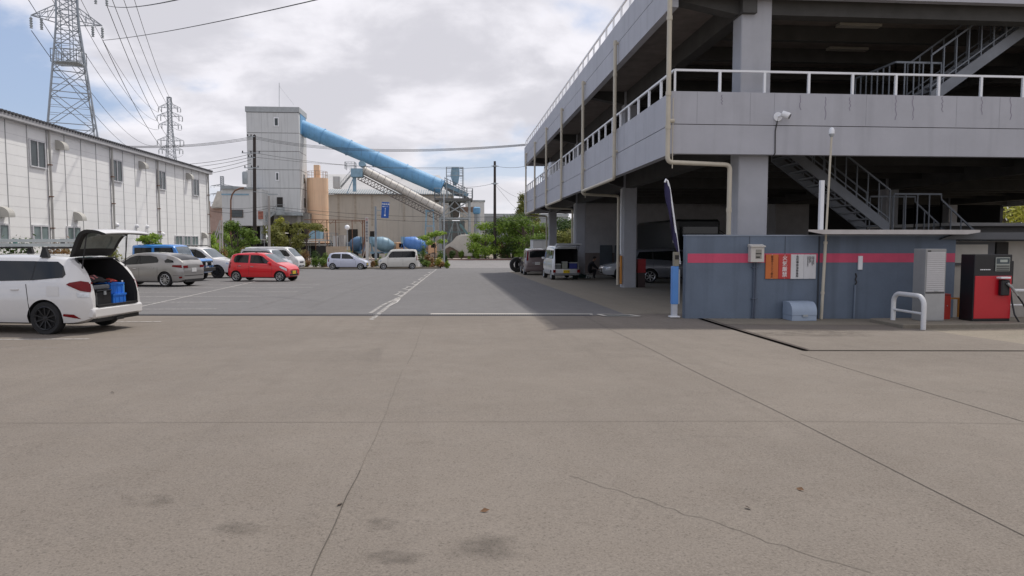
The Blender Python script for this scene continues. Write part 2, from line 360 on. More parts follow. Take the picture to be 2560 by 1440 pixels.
# low kerbed planting bed along the street
o = MB().box(-60, -1.55, 64.1, 66.1, gz(66)-.1, gz(66)+.15).build('planting_bed', m_dirt, w=1); tag(o, kind='structure')
m = MB(); m.add([(x, y, gz(y)+z) for y in (15, 63) for x, z in ((-17.9, -.1), (-17.9, .12), (-16.0, .12), (-16.0, -.1))], [(0,1,2,3),(7,6,5,4),(0,4,5,1),(1,5,6,2),(2,6,7,3),(3,7,4,0)])
tag(m.build('planting_bed', m_dirt, w=1), kind='structure')
# ---------------- parking garage ----------------
m_band = M('painted_band', (.44,.442,.475), .6, var=.06, scale=1.2, streak=.16, bump=.08)
m_col = M('painted_column', (.42,.425,.455), .6, var=.07, scale=1.5, streak=.1)
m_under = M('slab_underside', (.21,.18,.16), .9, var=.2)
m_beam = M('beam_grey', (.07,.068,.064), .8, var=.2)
m_white = M('white_rail', (.84,.85,.87), .45, var=.05)
m_pipe = M('cream_pipe', (.55,.50,.40), .5, var=.08)
YC, YE, XL, XR = 17.0, 53.4, 5.3, 34.0
g = thing('parking_garage', 'large grey two deck parking garage with white rails and cream downpipes', 'parking garage', (20, 35, gz(35)))
m = MB()
for z0, zj, z1 in ((3.67, 4.385, 5.18), (7.25, 7.93, 8.6)):
    m.m = 0
    m.box(XL, XR, YC, YC+.2, z0+(.25 if z0 > 5 else 0), zj-.009); m.box(XL, XR, YC, YC+.2, zj+.009, z1)
    m.box(XL, XL+.2, YC+.2, YE, z0, zj-.009); m.box(XL, XL+.2, YC+.2, YE, zj+.009, z1)
    m.box(XR-.2, XR, YC+.2, YE, z0, z1); m.box(XL+.2, XR-.2, YE-.2, YE, z0, z1)
    m.m = 1; m.box(XL+.03, XR-.03, YC+.03, YC+.17, zj-.009, zj+.009); m.box(XL+.03, XL+.17, YC+.17, YE-.03, zj-.009, zj+.009)
mm = MB(); mm.v = m.v; n_ = len(m.f)//2
for k, (nm, a, b) in enumerate((('parapet', 0, n_), ('parapet', n_, len(m.f)))):
    q = MB(); used = sorted({i for f in m.f[a:b] for i in f}); rm = {i: j for j, i in enumerate(used)}
    q.v = [m.v[i] for i in used]; q.f = [tuple(rm[i] for i in f) for f in m.f[a:b]]; q.mi = m.mi[a:b]
    if k == 0:
        q.m = 2
        for px in (1743, 1876, 1936, 2166, 2392, 2500): p = at(px, 260, YC-.002); q.box(p.x-.004, p.x+.004, YC-.002, YC+.001, 4.41, 5.17)
        for j in range(15): y = 19.5+2.3*j; q.box(XL-.002, XL+.001, y-.005, y+.005, 4.41, 5.17)
    q.build(nm, [m_band, m_dark, M('seam_grey', (.27,.27,.29), .8)], g, w=1)
# water marks run down from the parapet top
random.seed(9); m = MB()
for px, a, b in ((1805,237,262), (2001,238,275), (2064,242,300), (2125,243,277), (2240,240,300), (2283,240,300), (2356,242,280), (2455,243,287), (2527,243,300)):
    n = 9; L_ = [at(px+random.uniform(-2.2,2.2)*(i > 0), a+(b-a)*i/n, YC-.003) for i in range(n+1)]
    for p, q in zip(L_[:-1], L_[1:]): m.add([(p.x-.012,YC-.003,p.z),(p.x+.008,YC-.003,p.z),(q.x+.008,YC-.003,q.z),(q.x-.012,YC-.003,q.z)], [(0,1,2,3)])
m.build('water_stain', M('water_stain', (.26,.24,.29), .8), g, w=1)
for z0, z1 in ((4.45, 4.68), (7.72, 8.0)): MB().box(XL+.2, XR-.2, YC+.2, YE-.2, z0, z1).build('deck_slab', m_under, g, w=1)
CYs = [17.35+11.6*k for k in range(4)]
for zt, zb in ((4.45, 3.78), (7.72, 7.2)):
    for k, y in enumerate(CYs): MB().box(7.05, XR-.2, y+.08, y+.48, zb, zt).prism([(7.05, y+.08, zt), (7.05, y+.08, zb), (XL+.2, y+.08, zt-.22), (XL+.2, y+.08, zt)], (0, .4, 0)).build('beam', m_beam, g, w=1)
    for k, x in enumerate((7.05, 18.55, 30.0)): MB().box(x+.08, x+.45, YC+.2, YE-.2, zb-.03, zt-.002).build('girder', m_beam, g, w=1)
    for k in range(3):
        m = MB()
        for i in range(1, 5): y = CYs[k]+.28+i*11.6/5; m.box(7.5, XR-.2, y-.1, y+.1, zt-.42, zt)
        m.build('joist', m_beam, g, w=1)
for x in (7.0, 18.5, 29.95):
    for k, y in enumerate(CYs):
        w_ = .78 if k == 0 and x < 8 else .56
        x_ = x+(.17 if k == 0 and x < 8 else .05); MB().box(x_, x_+w_, y, y+.56, gz(y)-.05, 4.46).build('column', m_col, g, w=1, bevel=.02)
        x_ = x+(.17 if k == 0 and x < 8 else .05); MB().box(x_, x_+w_, y, y+.56, 4.68, 7.73).build('column', m_col, g, w=1, bevel=.02)
def railing(parent, z0, z1, pts, step, r=.029, mat=None, top=.055, name='railing'):
    m = MB()
    for a, b in zip(pts[:-1], pts[1:]):
        a = Vector((*a, 0)); b = Vector((*b, 0)); n = max(1, round((b-a).length/step))
        for i in range(n+1):
            p = a+(b-a)*i/n; m.box(p.x-r, p.x+r, p.y-r, p.y+r, z0, z1-.045)
        m.bar((a.x, a.y, z1-.02), (b.x, b.y, z1-.02), top, .05)
    return m.build(name, mat or m_white, parent, w=1)
for z0, z1 in ((5.18, 5.73), (8.6, 9.1)):
    railing(g, z0, z1, [(XL+.1, YC+.1), (XR-.1, YC+.1)], 1.14); railing(g, z0, z1, [(XL+.1, YE-.1), (XL+.1, YC+.1)], 1.14)
# interior cross wall with dark openings
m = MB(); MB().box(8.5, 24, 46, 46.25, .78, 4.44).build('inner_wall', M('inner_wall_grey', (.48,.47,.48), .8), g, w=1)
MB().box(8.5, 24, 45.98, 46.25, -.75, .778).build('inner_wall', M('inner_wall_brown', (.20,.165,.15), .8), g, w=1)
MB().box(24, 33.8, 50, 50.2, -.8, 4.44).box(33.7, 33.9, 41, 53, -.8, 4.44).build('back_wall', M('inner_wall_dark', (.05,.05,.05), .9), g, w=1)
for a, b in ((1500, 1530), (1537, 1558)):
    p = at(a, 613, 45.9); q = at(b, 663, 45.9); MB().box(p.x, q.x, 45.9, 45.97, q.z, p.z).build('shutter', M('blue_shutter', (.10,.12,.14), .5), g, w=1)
# downpipes: short stub at the deck, run down the side, alternate ones turn under the slab to a column
def bend(pts, r=.06, n=4):
    out = [Vector(pts[0])]
    for a, b, c in zip(pts[:-2], pts[1:-1], pts[2:]):
        a, b, c = Vector(a), Vector(b), Vector(c); p = b+(a-b).normalized()*r*2.2; q = b+(c-b).normalized()*r*2.2
        for i in range(n+1): t_ = i/n; out.append(p*(1-t_)**2+b*2*t_*(1-t_)+q*t_*t_)
    out.append(Vector(pts[-1])); return out
for k in range(7):
    y = 17.0+5.72*k if k else 16.93; x = 5.2; r = .058; ztop = 8.85 if k == 0 else 7.98
    zb = 3.45
    if k % 2 == 0:
        cyk = CYs[min(3, k//2)]
        pts = [(x, y, ztop), (x, y, zb), (6.88, cyk+.25 if k else 17.2, zb-.02), (6.88, cyk+.25 if k else 17.2, gz(cyk)+.1)]
    else: pts = [(x, y, ztop), (x, y, zb+.12), (x, y+5.6, zb+.12)]
    m = MB(); m.tube(bend(pts), r, 10)
    for z in (4.45, 7.9): m.tube([(x, y, z), (XL+.05, y, z)], .05, 8)
    for z in (4.3, 5.1, 6.9, 7.9) + ((2.3, .6) if k % 2 == 0 else ()):
        xx, yy = (x, y) if z > 3.4 else (pts[2][0], pts[2][1])
        m.lathe([(r+.012, -.05), (r+.012, .05)], (xx, yy, z), (0,0,1), 10)
    if k % 2 == 0: m.tube([(x+.12, y, 5.0), (x+.12, y, 3.3)], .012, 6)
    m.build('downpipe', m_pipe, g, w=1, smooth=40)
# orange and black guards at two columns, light strips on their near corners
for k in (1, 2):
    y = CYs[k]; MB().box(6.93, 7.0-.005, y-.04, y+.12, gz(y)+.15, gz(y)+1.35).build('corner_guard', M('guard_orange', (.55,.22,.03), .6), g, w=1)
    MB().tube([(6.95, y+.05, gz(y)+1.4), (6.95, y+.05, 3.7)], .035, 8).build('conduit', m_white, g, w=1)
for X0, X1, Y, z in ((10.9, 12.15, 19.55, 7.68), (11.9, 13.2, 21.9, 7.68), (9.5, 10.7, 24.6, 4.40), (13.5, 14.7, 24.6, 4.40)):
    f = MB().box(X0, X1, Y-.12, Y+.12, z-.06, z+.02).build('ceiling_lamp', M('lamp_housing', (.45,.42,.36), .5), g, w=1)
# stairs: steel flights with stringers, treads and baluster rails
def stair(y0, y1, a, b, name='stair'):
    mat = M('stair_steel', (.21,.225,.25), .5, .2)
    m = MB()
    (xa, za), (xb, zb) = a, b; n = max(3, int(abs(za-zb)/.19))
    for y in (y0, y1): m.bar((xa, y, za), (xb, y, zb), .05, .34, up=(0,1,0)) if 0 else m.prism([(xa, y-.03, za-.17), (xb, y-.03, zb-.17), (xb, y-.03, zb+.17), (xa, y-.03, za+.17)], (0, .06, 0))
    for i in range(n): t_ = (i+.5)/n; x = xa+(xb-xa)*t_; z = za+(zb-za)*t_; m.box(x-.15, x+.15, y0+.03, y1-.03, z-.03, z+.01)
    st = m.build(name, mat, g, w=1); m = MB()
    for y in (y0, y1):
        nb = max(2, int(math.hypot(xb-xa, zb-za)/.42))
        for i in range(nb+1): t_ = i/nb; x = xa+(xb-xa)*t_; z = za+(zb-za)*t_; m.box(x-.014, x+.014, y-.014, y+.014, z, z+1.15)
        m.bar((xa, y, za+1.15), (xb, y, zb+1.15), .045, .045); m.bar((xa, y, za+.3), (xb, y, zb+.3), .03, .03)
    m.build('handrail', M('stair_rail', (.20,.22,.25), .5, .3), g, w=1)
sa, sb, sc_, sd = at(1975, 378, 20), at(2222, 572, 20), at(2232, 574, 20), at(2350, 578, 20)
stair(20.0, 21.2, (sa.x, sa.z), (sb.x, sb.z)); stair(20.0, 21.2, (sd.x, 1.62), (sd.x+2.3, -.35)); LX0, LX1 = sc_.x, sd.x
MB().box(LX0, LX1, 19.97, 21.23, 1.55, 1.65).build('landing', M('stair_steel', (1,1,1)), g, w=1)
railing(g, 1.65, 2.95, [(LX0, 20.0), (LX1, 20.0)], .37, .014, M('stair_rail', (1,1,1)), .045, 'landing_rail')
railing(g, 1.65, 2.95, [(LX0, 21.2), (LX1, 21.2)], .37, .014, M('stair_rail', (1,1,1)), .045, 'landing_rail')
ua, ub = at(2325, 246, 18.2), at(2640, 18, 18.2); stair(18.2, 19.2, (ua.x, ua.z), (ub.x, ub.z)); railing(g, 4.68, 6.35, [(at(2238,200,18.3).x, 18.3), (at(2352,200,18.3).x, 18.3)], .28, .014, M('stair_rail', (1,1,1)), .04, 'guard_rail')
railing(g, 4.68, 5.95, [(8.6, 25), (15, 25)], .42, .014, M('stair_rail', (1,1,1)), .04, 'guard_rail')
railing(g, 4.68, 6.35, [(at(2238,200,18.3).x, 20.2), (at(2238,200,18.3).x, 18.3)], .28, .014, M('stair_rail', (1,1,1)), .04, 'guard_rail')
# spotlight with cable on the front band
p = at(1944, 292, YC); t = thing('spotlight', 'white outdoor spotlight mounted on the grey parapet above the meter box', 'spotlight', (p.x, YC, p.z))
MB().lathe([(.11, 0), (.11, .03)], (0, 0, 0), (0, -1, 0), 16).build('base', m_white, t, smooth=40)
MB().tube([(0, -.03, 0), (.05, -.12, .02)], .02, 8).lathe([(.03, -.08), (.075, -.07), (.085, .1), (.07, .12)], (.09, -.2, .02), (.75, -.5, -.45), 16).build('lamp_head', m_white, t, smooth=40)
MB().lathe([(.066, .0), (.06, .01)], (.186, -.262, -.035), (.75, -.5, -.45), 14).build('lens', M('lens_dark', (.05,.05,.05), .1), t)
MB().tube([(0, -.02, -.05), (-.06, -.02, -.35), (-.05, -.02, -.9), (-.12, .02, -1.0)], .013, 6).build('cable', m_dark, t)
# ---------------- warehouse on the left ----------------
XW = -18.0; m_pan = M('white_cladding', (.82,.82,.81), .55, var=.04, scale=.8, streak=.06)
w = thing('warehouse', 'long white clad two storey warehouse with corrugated eaves', 'warehouse', (-29, 33, gz(33)))
wl = MB().box(-40, XW, 14, 53.25, -1.2, 6.55).build('wall', m_pan, w, w=1)
m = MB()
for k in range(-10, 17):
    y = 30.05+1.43*k; m.box(XW-.01, XW+.012, y-.022, y+.022, -1, 6.5)
m.build('panel_joint', M('joint_grey', (.30,.30,.31), .7), w, w=1)
m = MB(); z = -.4
while z < 6.4: m.box(XW-.01, XW+.004, 14.02, 53.23, z, z+.008); z += .42
m.build('panel_groove', M('groove_grey', (.55,.55,.55), .8), w, w=1)
m = MB(); m.prism([(XW+.28, 13.8, 6.52), (XW+.28, 13.8, 6.64), (-29, 13.8, 8.0), (-40.3, 13.8, 6.64), (-40.3, 13.8, 6.5), (-29, 13.8, 7.86)], (0, 39.65, 0))
rf = m.build('roof', M('roof_sheet', (.30,.30,.31), .5, .3), w, w=1)
MB().box(XW+.0, XW+.30, 13.82, 53.42, 6.43, 6.515).build('gutter', M('gutter_grey', (.40,.40,.41), .5), w, w=1)
m = MB(); y = 13.9
while y < 53.4: m.lathe([(.065, 0), (.065, 1.0)], (XW+.34, y, 6.66), (-1, 0, .119), 6); y += .235
m.build('corrugation', M('roof_dark', (.075,.075,.08), .6), w, w=1)
m_fr = M('window_frame', (.58,.58,.60), .4); m_gl = M('window_glass', (.05,.065,.07), .12, var=.25, scale=1.5)
m_frost = M('frosted_glass', (.16,.21,.21), .25, var=.2, scale=1.2)
def wwin(y0, y1, z0, z1, n=2, mat=None, fw=.05):
    m = MB(); x0, x1 = XW+.005, XW+.06
    m.box(x0, x1, y0, y1, z1-fw, z1); m.box(x0, x1+.03, y0, y1, z0, z0+fw); m.box(x0, x1, y0, y0+fw, z0+fw, z1-fw); m.box(x0, x1, y1-fw, y1, z0+fw, z1-fw)
    for i in range(1, n): y = y0+(y1-y0)*i/n; m.box(x0, x1, y-fw*.45, y+fw*.45, z0+fw, z1-fw)
    f = m.build('window', m_fr, w, w=1)
    q = MB().box(XW+.006, XW+.025, y0+fw, y1-fw, z0+fw, z1-fw).build('pane', mat or m_gl, None); q.parent = f; f_ = q
    q.matrix_parent_inverse = Matrix.Identity(4); q.location = -Vector(w.location)
for k in (1, 6, 10, 14): y = 30.05+1.43*k; wwin(y+.10, y+1.27, 4.70, 5.88)
for y in (28.75, 31.55, 34.2): wwin(y, y+1.22, 1.55, 2.24, mat=m_frost, fw=.07)
for y in (25.9, 23.1): wwin(y, y+1.22, 1.55, 2.24, mat=m_frost, fw=.07)
for y in (46.85, 48.28, 49.7): wwin(y, y+1.2, 1.25, 1.92, mat=m_frost, fw=.05)
for k in (2, 6, 10, 16.08, -3):
    y = 30.05+1.43*k+.06; m = MB(); m.tube([(XW+.1, y, 6.5), (XW+.1, y, gz(y))], .05, 10)
    dpp = m.build('downpipe', M('pipe_grey', (.42,.41,.39), .5, streak=.3), w, w=1, smooth=40)
    m = MB()
    for z in (4.9, 3.5, 2.1, .6): m.box(XW, XW+.17, y-.07, y+.07, z, z+.04)
    q = m.build('bracket', M('rust', (.16,.075,.04), .8), None); q.parent = dpp; q.location = -Vector(w.location)
def hood(y, z, s=.42):
    pr = [(XW+.0, y, z-s*.45)]+[(XW+s*.95*math.sin(a), y, z-s*.25+s*.8*math.cos(a)) for a in [i*PI/2/6 for i in range(7)]]+[(XW+s*.95, y, z-s*.45)]
    MB().prism(pr, (0, s*.95, 0)).build('vent_hood', M('hood_grey', (.42,.41,.38), .5), w, w=1)
for y, z in ((33.6, 5.88), (42.0, 5.9), (49.1, 5.92), (29.4, 2.68), (34.9, 2.70), (51.7, 1.95), (22.5, 5.88)): hood(y, z)
for y, z, s in ((39.0,2.4,.13), (41.4,2.4,.11), (42.75,2.4,.11), (44.9,1.98,.13)):
    MB().sphere((XW+.06, y, z), s, 10).build('round_vent', m_white, w, w=1, smooth=60)
# ---------------- fuelling corner ----------------
YW = 15.6
m_wall = M('wall_blue_grey', (.135,.172,.228), .7, var=.12, scale=1.1, streak=.34, bump=.15)
m_stripe = M('stripe_red', (.62,.075,.15), .6, var=.1, scale=2., streak=.25)
t = thing('block_wall', 'blue grey wall with a red stripe beside the fuel pump', 'wall', (8.4, YW+.12, gz(YW)))
x0 = at(1714, 700, YW).x; x1 = 11.75; zt = 1.665; z0, z1 = at(1714, 657, YW).z, at(1714, 634, YW).z
MB().box(x0, x1, YW, YW+.2, -.6, zt-.03).build('wall_panel', m_wall, t, w=1)
MB().box(x0-.01, x1, YW-.012, YW+.212, zt-.03, zt).build('coping', M('wall_coping', (.26,.30,.36), .7), t, w=1)
MB().box(x0+.04, x1-.01, YW-.004, YW-.0005, z0, z1).build('stripe', m_stripe, t, w=1)
m = MB()
for px, h in ((2047, .0), (1873, .9), (1962, .7)): p = at(px, 640, YW); m.box(p.x-(.022 if h == 0 else .006), p.x+(.022 if h == 0 else .006), YW-.006, YW-.002, -.5 if h == 0 else 1.05, zt-.03)
m.build('expansion_joint', M('joint_blue', (.05,.06,.075), .8), t, w=1)
# apron of the fuelling corner
sheet('fuel_pad', m_conc2, [5.62]+[6+k for k in range(11)]+[30], [14.35, 14.75, 15.2, YW+.1], .004)
# meter box
p = at(1886, 655, YW); t = thing('meter_box', 'cream metal meter box hung on the wall left of the orange sign', 'meter box', (p.x, YW, p.z))
mb = M('cream_paint', (.60,.57,.52), .45, var=.05)
MB().box(-.16, .155, -.17, -.006, 0, .345).build('body', mb, t, bevel=.006)
MB().prism([(-.17,-.006,.345),(-.17,-.2,.345),(-.17,-.2,.37),(-.17,-.006,.41)], (.345,0,0)).build('hood', mb, t)
wd = MB().box(-.05, .09, -.176, -.171, .08, .29).build('window', M('meter_window', (.30,.28,.24), .2), t, bevel=.012)
MB().box(-.045, .085, -.180, -.1765, .185, .205).build('dial', m_dark, t); MB().box(-.04, .05, -.180, -.1765, .10, .13).build('reading', m_dark, t)
m = MB()
for dx in (-.02, .03): m.tube([(dx, -.04, 0), (dx-.01*(dx>0), -.04, -.8), (dx-.02, -.04, gz(YW, p.x)-p.z)], .017, 8)
for z in (-.13, -.85): m.box(-.07, .07, -.065, -.006, z, z+.02)
m.build('conduit', M('conduit_blue', (.09,.11,.15), .5), t, smooth=40)
# four plates: characters run down each plate
def signboard(px0, px1, col, chars, tcol, size, label, dy=0, bold=.0, small=None):
    a = at(px0, 636+dy, YW); b = at(px1, 697+dy, YW); w_ = b.x-a.x-.008; h_ = a.z-b.z
    t = thing('sign', label, 'sign', ((a.x+b.x)/2, YW-.02, (a.z+b.z)/2), 0, 'notice plates on the blue wall')
    MB().box(-w_/2, w_/2, -.012, .018, -h_/2, h_/2).build('plate', M('plate_'+label.split()[0], col, .35, var=.06, scale=5), t, bevel=.006)
    tm = M('ink_'+str(tcol), tcol, .6, var=0)
    n = len(chars); pitch = h_*.9/max(1, n)
    for i, ch in enumerate(chars):
        text_mesh(ch, size, tm, 'lettering', t, (0, -.0165, h_*.45-(i+.5)*pitch), (PI/2, 0, -PI/2 if ch == 'ー' else 0), bold=bold)
    for z in (-1, 1):
        MB().lathe([(.008, 0), (.008, .005)], (0, -.012, z*h_*.485), (0,-1,0), 8).build('rivet', m_steel, t)
    if small:
        for c_, (x, s_) in enumerate(small):
            k = len(s_); top = h_*.40
            for i, ch in enumerate(s_): text_mesh(ch, .023, tm, 'lettering', t, (x, -.0165, top-i*.0235), (PI/2, 0, 0))
    return t
signboard(1913, 1944, (.60,.16,.035), '給油中エンジン停止', (.10,.025,.01), .056, 'orange notice plate with dark vertical lettering, leftmost of the four plates', bold=.0008)
signboard(1945, 1975, (.52,.045,.04), '火気厳禁', (.85,.80,.78), .125, 'red notice plate with large white characters beside the orange plate', bold=.0012)
signboard(1976, 2007, (.66,.66,.66), '危険物給油取扱所', (.03,.03,.04), .062, 'white notice plate with large black vertical lettering right of the red plate', bold=.0008)
signboard(2008, 2038, (.62,.62,.63), '', (.03,.03,.04), .02, 'pale notice plate with small columns of print, rightmost of the four', small=[(.085,'危険物の類第四類'),(.05,'品名第二石油類軽油'),(.015,'貯蔵最大数量'),(-.02,'保安監督者氏名'),(-.055,'危険物保安監督者職名')])
# domed steel box on the ground
p = at(1998, 797, YW-.28); t = thing('domed_box', 'pale blue steel box with a rounded lid at the foot of the wall', 'steel box', (p.x, YW-.30, gz(YW-.3, p.x)+.01))
mbx = M('pale_blue_paint', (.33,.40,.50), .45, var=.07, streak=.15)
arc = [(-.28+.0, .12)]+[(-.02-.26*math.cos(a), .19+.21*math.sin(a)) for a in [i*PI/14 for i in range(1, 8)]]+[(.24, .40)]
prof = [(-.22, .12), (.24, .12), (.24, .415)]+[(-.0-.22*math.sin(a), .19+.225*math.cos(a)) for a in [i*PI/2/8 for i in range(9)]]
MB().prism([(-.29, y, z) for y, z in prof], (.58, 0, 0)).build('lid', mbx, t, smooth=30)
MB().prism([(-.285, -.215, .0), (-.285, .24, .0), (-.285, .24, .115), (-.285, -.215, .115)], (.57, 0, 0)).build('base', mbx, t)
MB().box(-.05, .07, -.245, -.218, .09, .14).build('latch', m_steel, t)
# tall thin pole with a small lamp on top
a = at(2053, 796, YW-.12); b = at(2079, 338, YW-.12); t = thing('lamp_pole', 'thin cream pole with a small photocell lamp, standing against the blue wall', 'lamp pole', (a.x, a.y, gz(YW, a.x)))
m = MB(); A = Vector((0,0,0)); B = Vector((b.x-a.x, 0, b.z-gz(YW, a.x))); mid = A+(B-A)*.42
m.tube([A, mid], .035, 10); m.tube([mid, B], .024, 10); m.lathe([(.045,0),(.045,.06)], mid-Vector((0,0,.03)), (0,0,1), 10); m.lathe([(.045,0),(.045,.05)], A+(B-A)*.14, (0,0,1), 10)
m.build('pole', m_pipe, t, smooth=40)
MB().lathe([(.03,-.04),(.05,0),(.055,.03)], B, (0,0,1), 12).build('socket', m_steel, t, smooth=40)
MB().lathe([(.06,.03),(.062,.1),(.045,.16),(0,.18)], B, (0,0,1), 12).build('lamp_cap', m_white, t, smooth=60)
# canopy slab over the wall
a = at(2018, 575, 15.1); t = thing('canopy', 'thin white canopy slab reaching over the blue wall toward the pump hut', 'canopy', (9.5, 15.5, 1.7))
m = MB(); xe = at(2447, 575, 15.1).x
m.prism([(a.x, 15.05, 1.74), (a.x+.35, 15.05, 1.675), (xe-.3, 15.05, 1.675), (xe, 15.05, 1.72), (xe, 15.05, 1.775), (a.x, 15.05, 1.775)], (.5, .95, 0))
m.build('slab', M('canopy_white', (.52,.49,.47), .6, streak=.2), t, w=1)
p = at(2051, 575, 16.0); MB().box(p.x-.045, p.x+.045, 15.95, 16.04, 1.775, 2.95).build('post', m_white, t, w=1)
# small plates and conduits on the wall
p = at(2149, 657, YW); t = thing('name_plate', 'small white vertical plate on the red stripe between pole and cabinet', 'plate', (p.x, YW-.02, p.z))
MB().box(-.05, .055, -.02, .018, -.16, .16).build('plate', m_white, t, bevel=.006)
p = at(2137, 690, YW); t = thing('wall_conduit', 'short pale conduit running down the blue wall below the white plate', 'conduit', (p.x, YW-.03, gz(YW, p.x)))
MB().tube([(-.01, 0, 0), (.0, 0, .8)], .022, 8).build('tube', M('wall_tube', (.17,.21,.27), .5), t); MB().tube([(0,0,.8),(.02,-.02,.86),(.0,0,.93),(.03,.01,1.0),(.01,.02,1.07)], .014, 6).build('cable', m_dark, t)
# island with cabinet, red box, pump and guard bar
IZ = gz(14.2, 10)+.10
t = thing('pump_island', 'low concrete kerb island carrying the cabinet and fuel pump', 'kerb island', (11.5, 14.2, gz(14.2)))
MB().box(at(2262, 823, 13.7).x, 22, 13.75, 14.95, gz(14.2, 16)-.3, IZ).build('kerb', m_conc2, t, w=1, bevel=.02)
yc = 14.25; p = at(2334, 803, yc); t = thing('locker_cabinet', 'tall grey steel cabinet with a pale roller shutter left of the fuel pump', 'cabinet', (p.x, yc, IZ))
mc = M('cabinet_grey', (.30,.30,.295), .5, var=.06, streak=.12)
MB().box(-.235, .235, 0, .40, 0, 1.56).build('body', mc, t, bevel=.008)
MB().box(-.225, .225, -.008, 0, .03, .60).build('lower_door', M('cabinet_light', (.38,.38,.375), .5), t)
m = MB(); z = .64
while z < 1.46: m.prism([(-.205, -.004, z), (-.205, -.010, z+.004), (-.205, -.006, z+.043), (-.205, -.004, z+.043)], (.41, 0, 0)); z += .045
m.build('roller_shutter', M('shutter_white', (.50,.49,.49), .4, var=.08), t)
MB().box(-.21, .21, -.014, -.002, .605, .625).build('slot', m_dark, t)
MB().box(-.19, -.12, -.006, 0, 1.50, 1.525).build('badge', m_dark, t); MB().box(-.02, .06, -.03, -.014, .655, .665).build('handle', m_steel, t)
p = at(2366, 803, 14.6); t = thing('fire_box', 'narrow red box standing between the grey cabinet and the fuel pump', 'red box', (p.x, 14.7, IZ))
MB().box(-.085, .085, -.1, .12, 0, .56).build('body', M('signal_red', (.40,.03,.02), .45), t, bevel=.006); MB().box(-.087, .087, -.104, -.1, .53, .545).build('seam', m_dark, t)
MB().tube([(0,-.104,.3),(0,-.115,.3)], .012, 8).build('knob', m_steel, t)
p = at(2390, 803, 15.0); t = thing('barrier_stand', 'orange stand half hidden behind the red box', 'stand', (p.x, 15.1, gz(15)))
m = MB(); m.bar((-.1,0,.0), (-.1,0,.42), .035); m.bar((.12,0,.0), (.12,0,.42), .035); m.bar((-.14,0,.43), (.16,0,.43), .035); m.build('frame', M('guard_orange', (1,1,1)), t)
# fuel pump
yp = 14.15; a = at(2432, 803, yp); b = at(2523, 803, yp); t = thing('fuel_pump', 'black fuel pump with red lower front panel and hanging hose', 'fuel pump', ((a.x+b.x)/2, yp, IZ))
hw = (b.x-a.x)/2; mbk = M('pump_black', (.012,.012,.014), .4, var=0); mrd = M('pump_red', (.52,.008,.02), .35, var=.04, coat=.3)
MB().box(-hw-.012, hw+.012, .0, .42, 0, 1.44).build('body', mbk, t, bevel=.012)
MB().box(-hw, hw, -.02, -.001, .06, .98).build('front_panel', mrd, t, bevel=.006)
f = MB().box(hw*.08, hw*.86, -.022, -.001, 1.08, 1.38).build('display', M('display_grey', (.30,.32,.29), .3), t, bevel=.004)
MB().box(hw*.12, hw*.82, -.026, -.0225, 1.24, 1.36).build('screen', M('display_dark', (.06,.08,.09), .15), f)
MB().box(hw*.30, hw*.70, -.029, -.0265, 1.275, 1.33).build('readout', M('display_lit', (.38,.42,.38), .3), f)
for z in (1.19, 1.145, 1.105): MB().box(hw*.12, hw*.82, -.026, -.0225, z-.01, z+.012).build('label_bar', mbk, f)
for i in range(6): MB().prism([(-hw*.72+i*.04, -.004, 1.105), (-hw*.72+i*.04+.028, -.004, 1.105), (-hw*.72+i*.04+.034, -.004, 1.125), (-hw*.72+i*.04+.006, -.004, 1.125)], (0,.003,0)).build('lettering', m_white, t)
MB().box(hw*.25, hw*.72, -.13, -.021, .56, .90).build('nozzle_holster', mbk, t, bevel=.02)
MB().box(hw*.15, hw*.68, -.15, -.021, .93, .965).build('holster_lip', m_white, t)
n = MB(); n.tube([(hw*.5,-.15,.83),(hw*.72,-.17,.74),(hw*.9,-.17,.64)], .03, 8); n.tube([(hw*.9,-.17,.64),(hw*1.05,-.17,.56)], .02, 8)
n.build('nozzle', M('nozzle_grey', (.35,.36,.36), .4, .5), t, smooth=50)
pts = [(hw*1.05, -.17, .56)]+[(hw*1.05+.30*math.sin(PI*s*.5)*(1 if s < 1 else 1), -.2, .56-.72*s) for s in (.2, .4, .6, .8, .93)]+[(hw+.27,-.2,-.09),(hw+.17,-.19,-.10),(hw+.08,-.17,.0),(hw+.03,-.1,.15),(hw+.03,-.02,.4),(hw+.035,.05,.7),(hw+.04,.1,.95)]
MB().tube(pts, .018, 8).build('hose', mbk, t, smooth=60); MB().box(hw+.013, hw+.07, .02, .2, .80, 1.3).build('hose_guide', mbk, t, bevel=.01)
# U-shaped guard bar
t = thing('guard_bar', 'white U shaped steel guard bar in front of the grey cabinet', 'guard bar', (G(2266,817).x, 14.05, gz(14, 9)))
ya, yb = -.5, .5; r = .05; arcp = [(0,ya,-.05),(0,ya,.45)]+[(0, ya+.2-.2*math.cos(a), .48+.2*math.sin(a)) for a in [i*PI/12 for i in range(1,7)]]+[(0, yb-.2+.2*math.sin(a), .48+.2*math.cos(a)) for a in [i*PI/12 for i in range(0,6)]]+[(0,yb,.45),(0,yb,-.05)]
mw = M('chipped_white', (.70,.70,.70), .4, var=.05); MB().tube(arcp, r, 12).build('hoop', mw, t, smooth=60); MB().tube([(0,ya+.03,.32),(0,yb-.03,.32)], .028, 10).build('crossbar', mw, t, smooth=60)
t = thing('guard_rail', 'white tubular rail at the right edge behind the pump hose', 'guard rail', (13.2, 14.9, gz(15)))
m = MB(); m.tube([(12.0, 14.8, .42), (13.0, 14.8, .40), (17, 14.8, .40)], .04, 10); m.build('rail', mw, t, w=1, smooth=50); MB().tube([(12.0, 14.8, .08), (17, 14.8, .05)], .025, 8).build('rail', mw, t, w=1, smooth=50)
